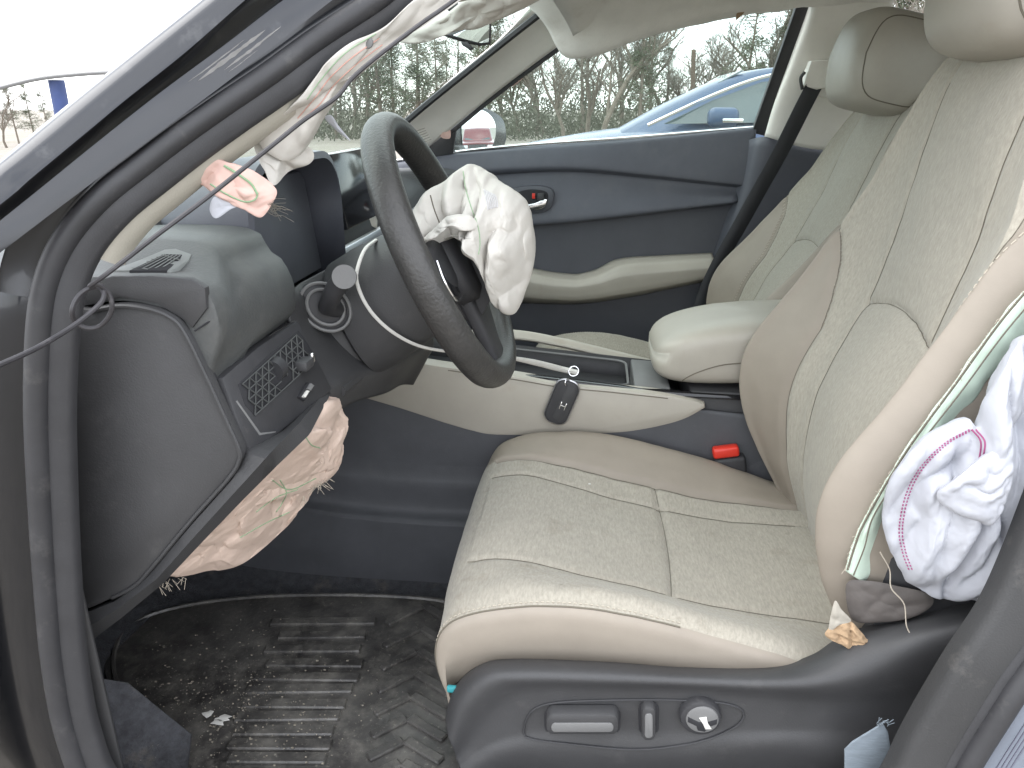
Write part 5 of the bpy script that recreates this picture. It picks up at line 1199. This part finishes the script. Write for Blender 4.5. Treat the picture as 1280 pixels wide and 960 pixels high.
# ================================================================ trees
def bare_tree(rnd, h):
    T, Tw = MB(), MB()
    def br(p, d, L, r, lev):
        n = 4; pts = [np.array(p)]; d = np.array(d)
        for k in range(n):
            d = d + np.array([rnd.gauss(0, .16), rnd.gauss(0, .16), rnd.gauss(.05, .08)]); d /= np.linalg.norm(d); pts.append(pts[-1] + d * L / n)
        if lev <= 2: T.add(*tube_g(pts, [r, r * .62], 6 if lev < 2 else 4, caps=False))
        else:
            for a, b in zip(pts[:-1], pts[1:]):
                s_ = np.cross(b - a, (rnd.gauss(0, 1), rnd.gauss(0, 1), .2)); s_ /= np.linalg.norm(s_) + 1e-9
                Tw.add([a - s_ * r, a + s_ * r, b + s_ * r * .6, b - s_ * r * .6], [(0, 1, 2, 3)])
        if lev < 5:
            for k in range((5, 5, 4, 4, 3)[lev]):
                t = rnd.uniform(.25, 1) if lev else rnd.uniform(.3, 1)
                i = min(int(t * n), n - 1); q = pts[i] + (pts[i + 1] - pts[i]) * (t * n - i)
                a = rnd.uniform(0, 2 * pi); sp = rnd.uniform(.5, 1.0)
                nd = d * .75 + sp * np.array([cos(a), sin(a), .25]); nd /= np.linalg.norm(nd)
                br(q, nd, L * rnd.uniform(.48, .68), max(r * .55, .008), lev + 1)
    br((0, 0, 0), (rnd.gauss(0, .05), rnd.gauss(0, .05), 1), h * .55, h * .018, 0)
    return T, Tw
def pine_tree(rnd, h, wide=.22, leaf=.22):
    T, N_ = MB(), MB()
    tp_ = np.array([rnd.gauss(0, .2), rnd.gauss(0, .2), h]); T.add(*tube_g([np.zeros(3), tp_ * .5 + np.array([.1, 0, 0]), tp_], [h * .016, .03], 7, caps=False))
    for k in range(int(h * 8)):
        z = rnd.uniform(.18, 1) ** .8; a = rnd.uniform(0, 2 * pi); L = h * wide * (1.05 - z) ** .7 * rnd.uniform(.6, 1.15) + .2
        p = tp_ * z; e = p + np.array([cos(a), sin(a), rnd.uniform(-.1, .4)]) * L
        T.add(*tube_g([p, e], [.03, .012], 4, caps=False))
        for m in range(44):
            t = rnd.uniform(.3, 1.05); c = p + (e - p) * t + np.array([rnd.gauss(0, .2), rnd.gauss(0, .2), rnd.gauss(.04, .15)])
            d1 = np.array([rnd.gauss(0, 1), rnd.gauss(0, 1), rnd.gauss(.3, .7)]); d1 /= np.linalg.norm(d1); d2 = np.cross(d1, (rnd.gauss(0, 1), rnd.gauss(0, 1), rnd.gauss(0, 1))); d2 /= np.linalg.norm(d2) + 1e-9
            s = leaf * rnd.uniform(.5, 1.1); N_.add([c - d2 * s * .16, c + d2 * s * .16, c + d1 * s], [(0, 1, 2)])
    return T, N_
rnd = random.Random(11)
PROT = {'b': [], 'p': []}
def register(kind, mb, nm, lab, hh):
    root = thing(nm, (0, 0, -60), lab, 'tree', 'trees of the wood beyond the yard')
    mb[0].v = [(a, b, c - 60) for a, b, c in mb[0].v]; mb[1].v = [(a, b, c - 60) for a, b, c in mb[1].v]
    mb[0].build('trunk', MT['bark'], root); mb[1].build('crown', MT['twig'] if kind == 'b' else MT['needle'], root, sharp=180)
    PROT[kind].append((root, hh, [0]))
for k in range(4): register('b', bare_tree(rnd, 9), 'bare_tree', 'leafless grey-brown tree in the wood behind the yard', 9)
for k in range(4): register('p', pine_tree(rnd, 9, (.2, .24, .28, .18)[k]), 'pine_tree', 'dark green pine in the wood behind the yard', 9)
def put_tree(kind, x, y, h, lab=None):
    root, hh, used = rnd.choice(PROT[kind])
    if not used[0]: t = root; used[0] = 1
    else:
        t = root.copy(); COL.objects.link(t)
        for c in root.children:
            d = c.copy(); COL.objects.link(d); d.parent = t
    t.location = (x, y, ground_z(x, y) - .1); t.scale = (h / hh,) * 3; t.rotation_euler = (0, 0, rnd.uniform(0, 6.28))
    if lab: t['label'] = lab
    return t
for px in np.arange(380, 1210, 19):
    Y = rnd.uniform(42, 62); p = at(px + rnd.uniform(-8, 8), 134, Y=Y)
    top = np.interp(px, [380, 480, 560, 620, 700, 780, 850, 900, 960, 1200], [6.2, 7.2, 5.6, 6, 7.4, 7.8, 5.6, 5.2, 8.5, 9]) * Y / 50
    pine = rnd.random() < np.interp(px, [380, 620, 700, 850, 1000, 1200], [.75, .7, .45, .2, .15, .7])
    put_tree('p' if pine else 'b', p[0], p[1], top * rnd.uniform(.95, 1.35))
for px in np.arange(390, 860, 34):
    Y = rnd.uniform(66, 85); p = at(px, 134, Y=Y); put_tree(rnd.choice('pbp'), p[0], p[1], rnd.uniform(7, 9.5))
for px, Y, h in ((6, 38, 3.4), (22, 44, 3.5), (44, 40, 3.2), (62, 46, 3.0), (-14, 40, 3.4), (-40, 45, 2.4)):
    p = at(px, 170, Y=Y); t = put_tree('p' if px != 6 else 'b', p[0], p[1], h, None)
    t['label'] = 'small young tree beyond the blue post'; t['group'] = 'young trees beyond the canopy post'
for kd in PROT:
    for root, hh, used in PROT[kd]:
        if not used[0]:
            for c in list(root.children): bpy.data.objects.remove(c)
            bpy.data.objects.remove(root)
# undergrowth thicket
th = MB()
for k in range(26000):
    px = rnd.uniform(330, 1230); Y = rnd.uniform(46, 75); p = at(px, 134, Y=Y); z = ground_z(p[0], p[1]) + abs(rnd.gauss(0, 1.5))
    c = np.array([p[0], p[1], z]); d1 = np.array([rnd.gauss(0, .6), rnd.gauss(0, .6), rnd.gauss(.5, .6)]); d1 /= np.linalg.norm(d1); s = rnd.uniform(.2, .55)
    d2 = np.array([d1[2], .3, -d1[0]]); th.add([c - d2 * .05, c + d2 * .05, c + d1 * s], [(0, 1, 2)])
o = th.build('undergrowth', MT['dryleaf'], None, sharp=180, kind='stuff'); tag(o, 'brown-green undergrowth filling the wood behind the yard', 'undergrowth')
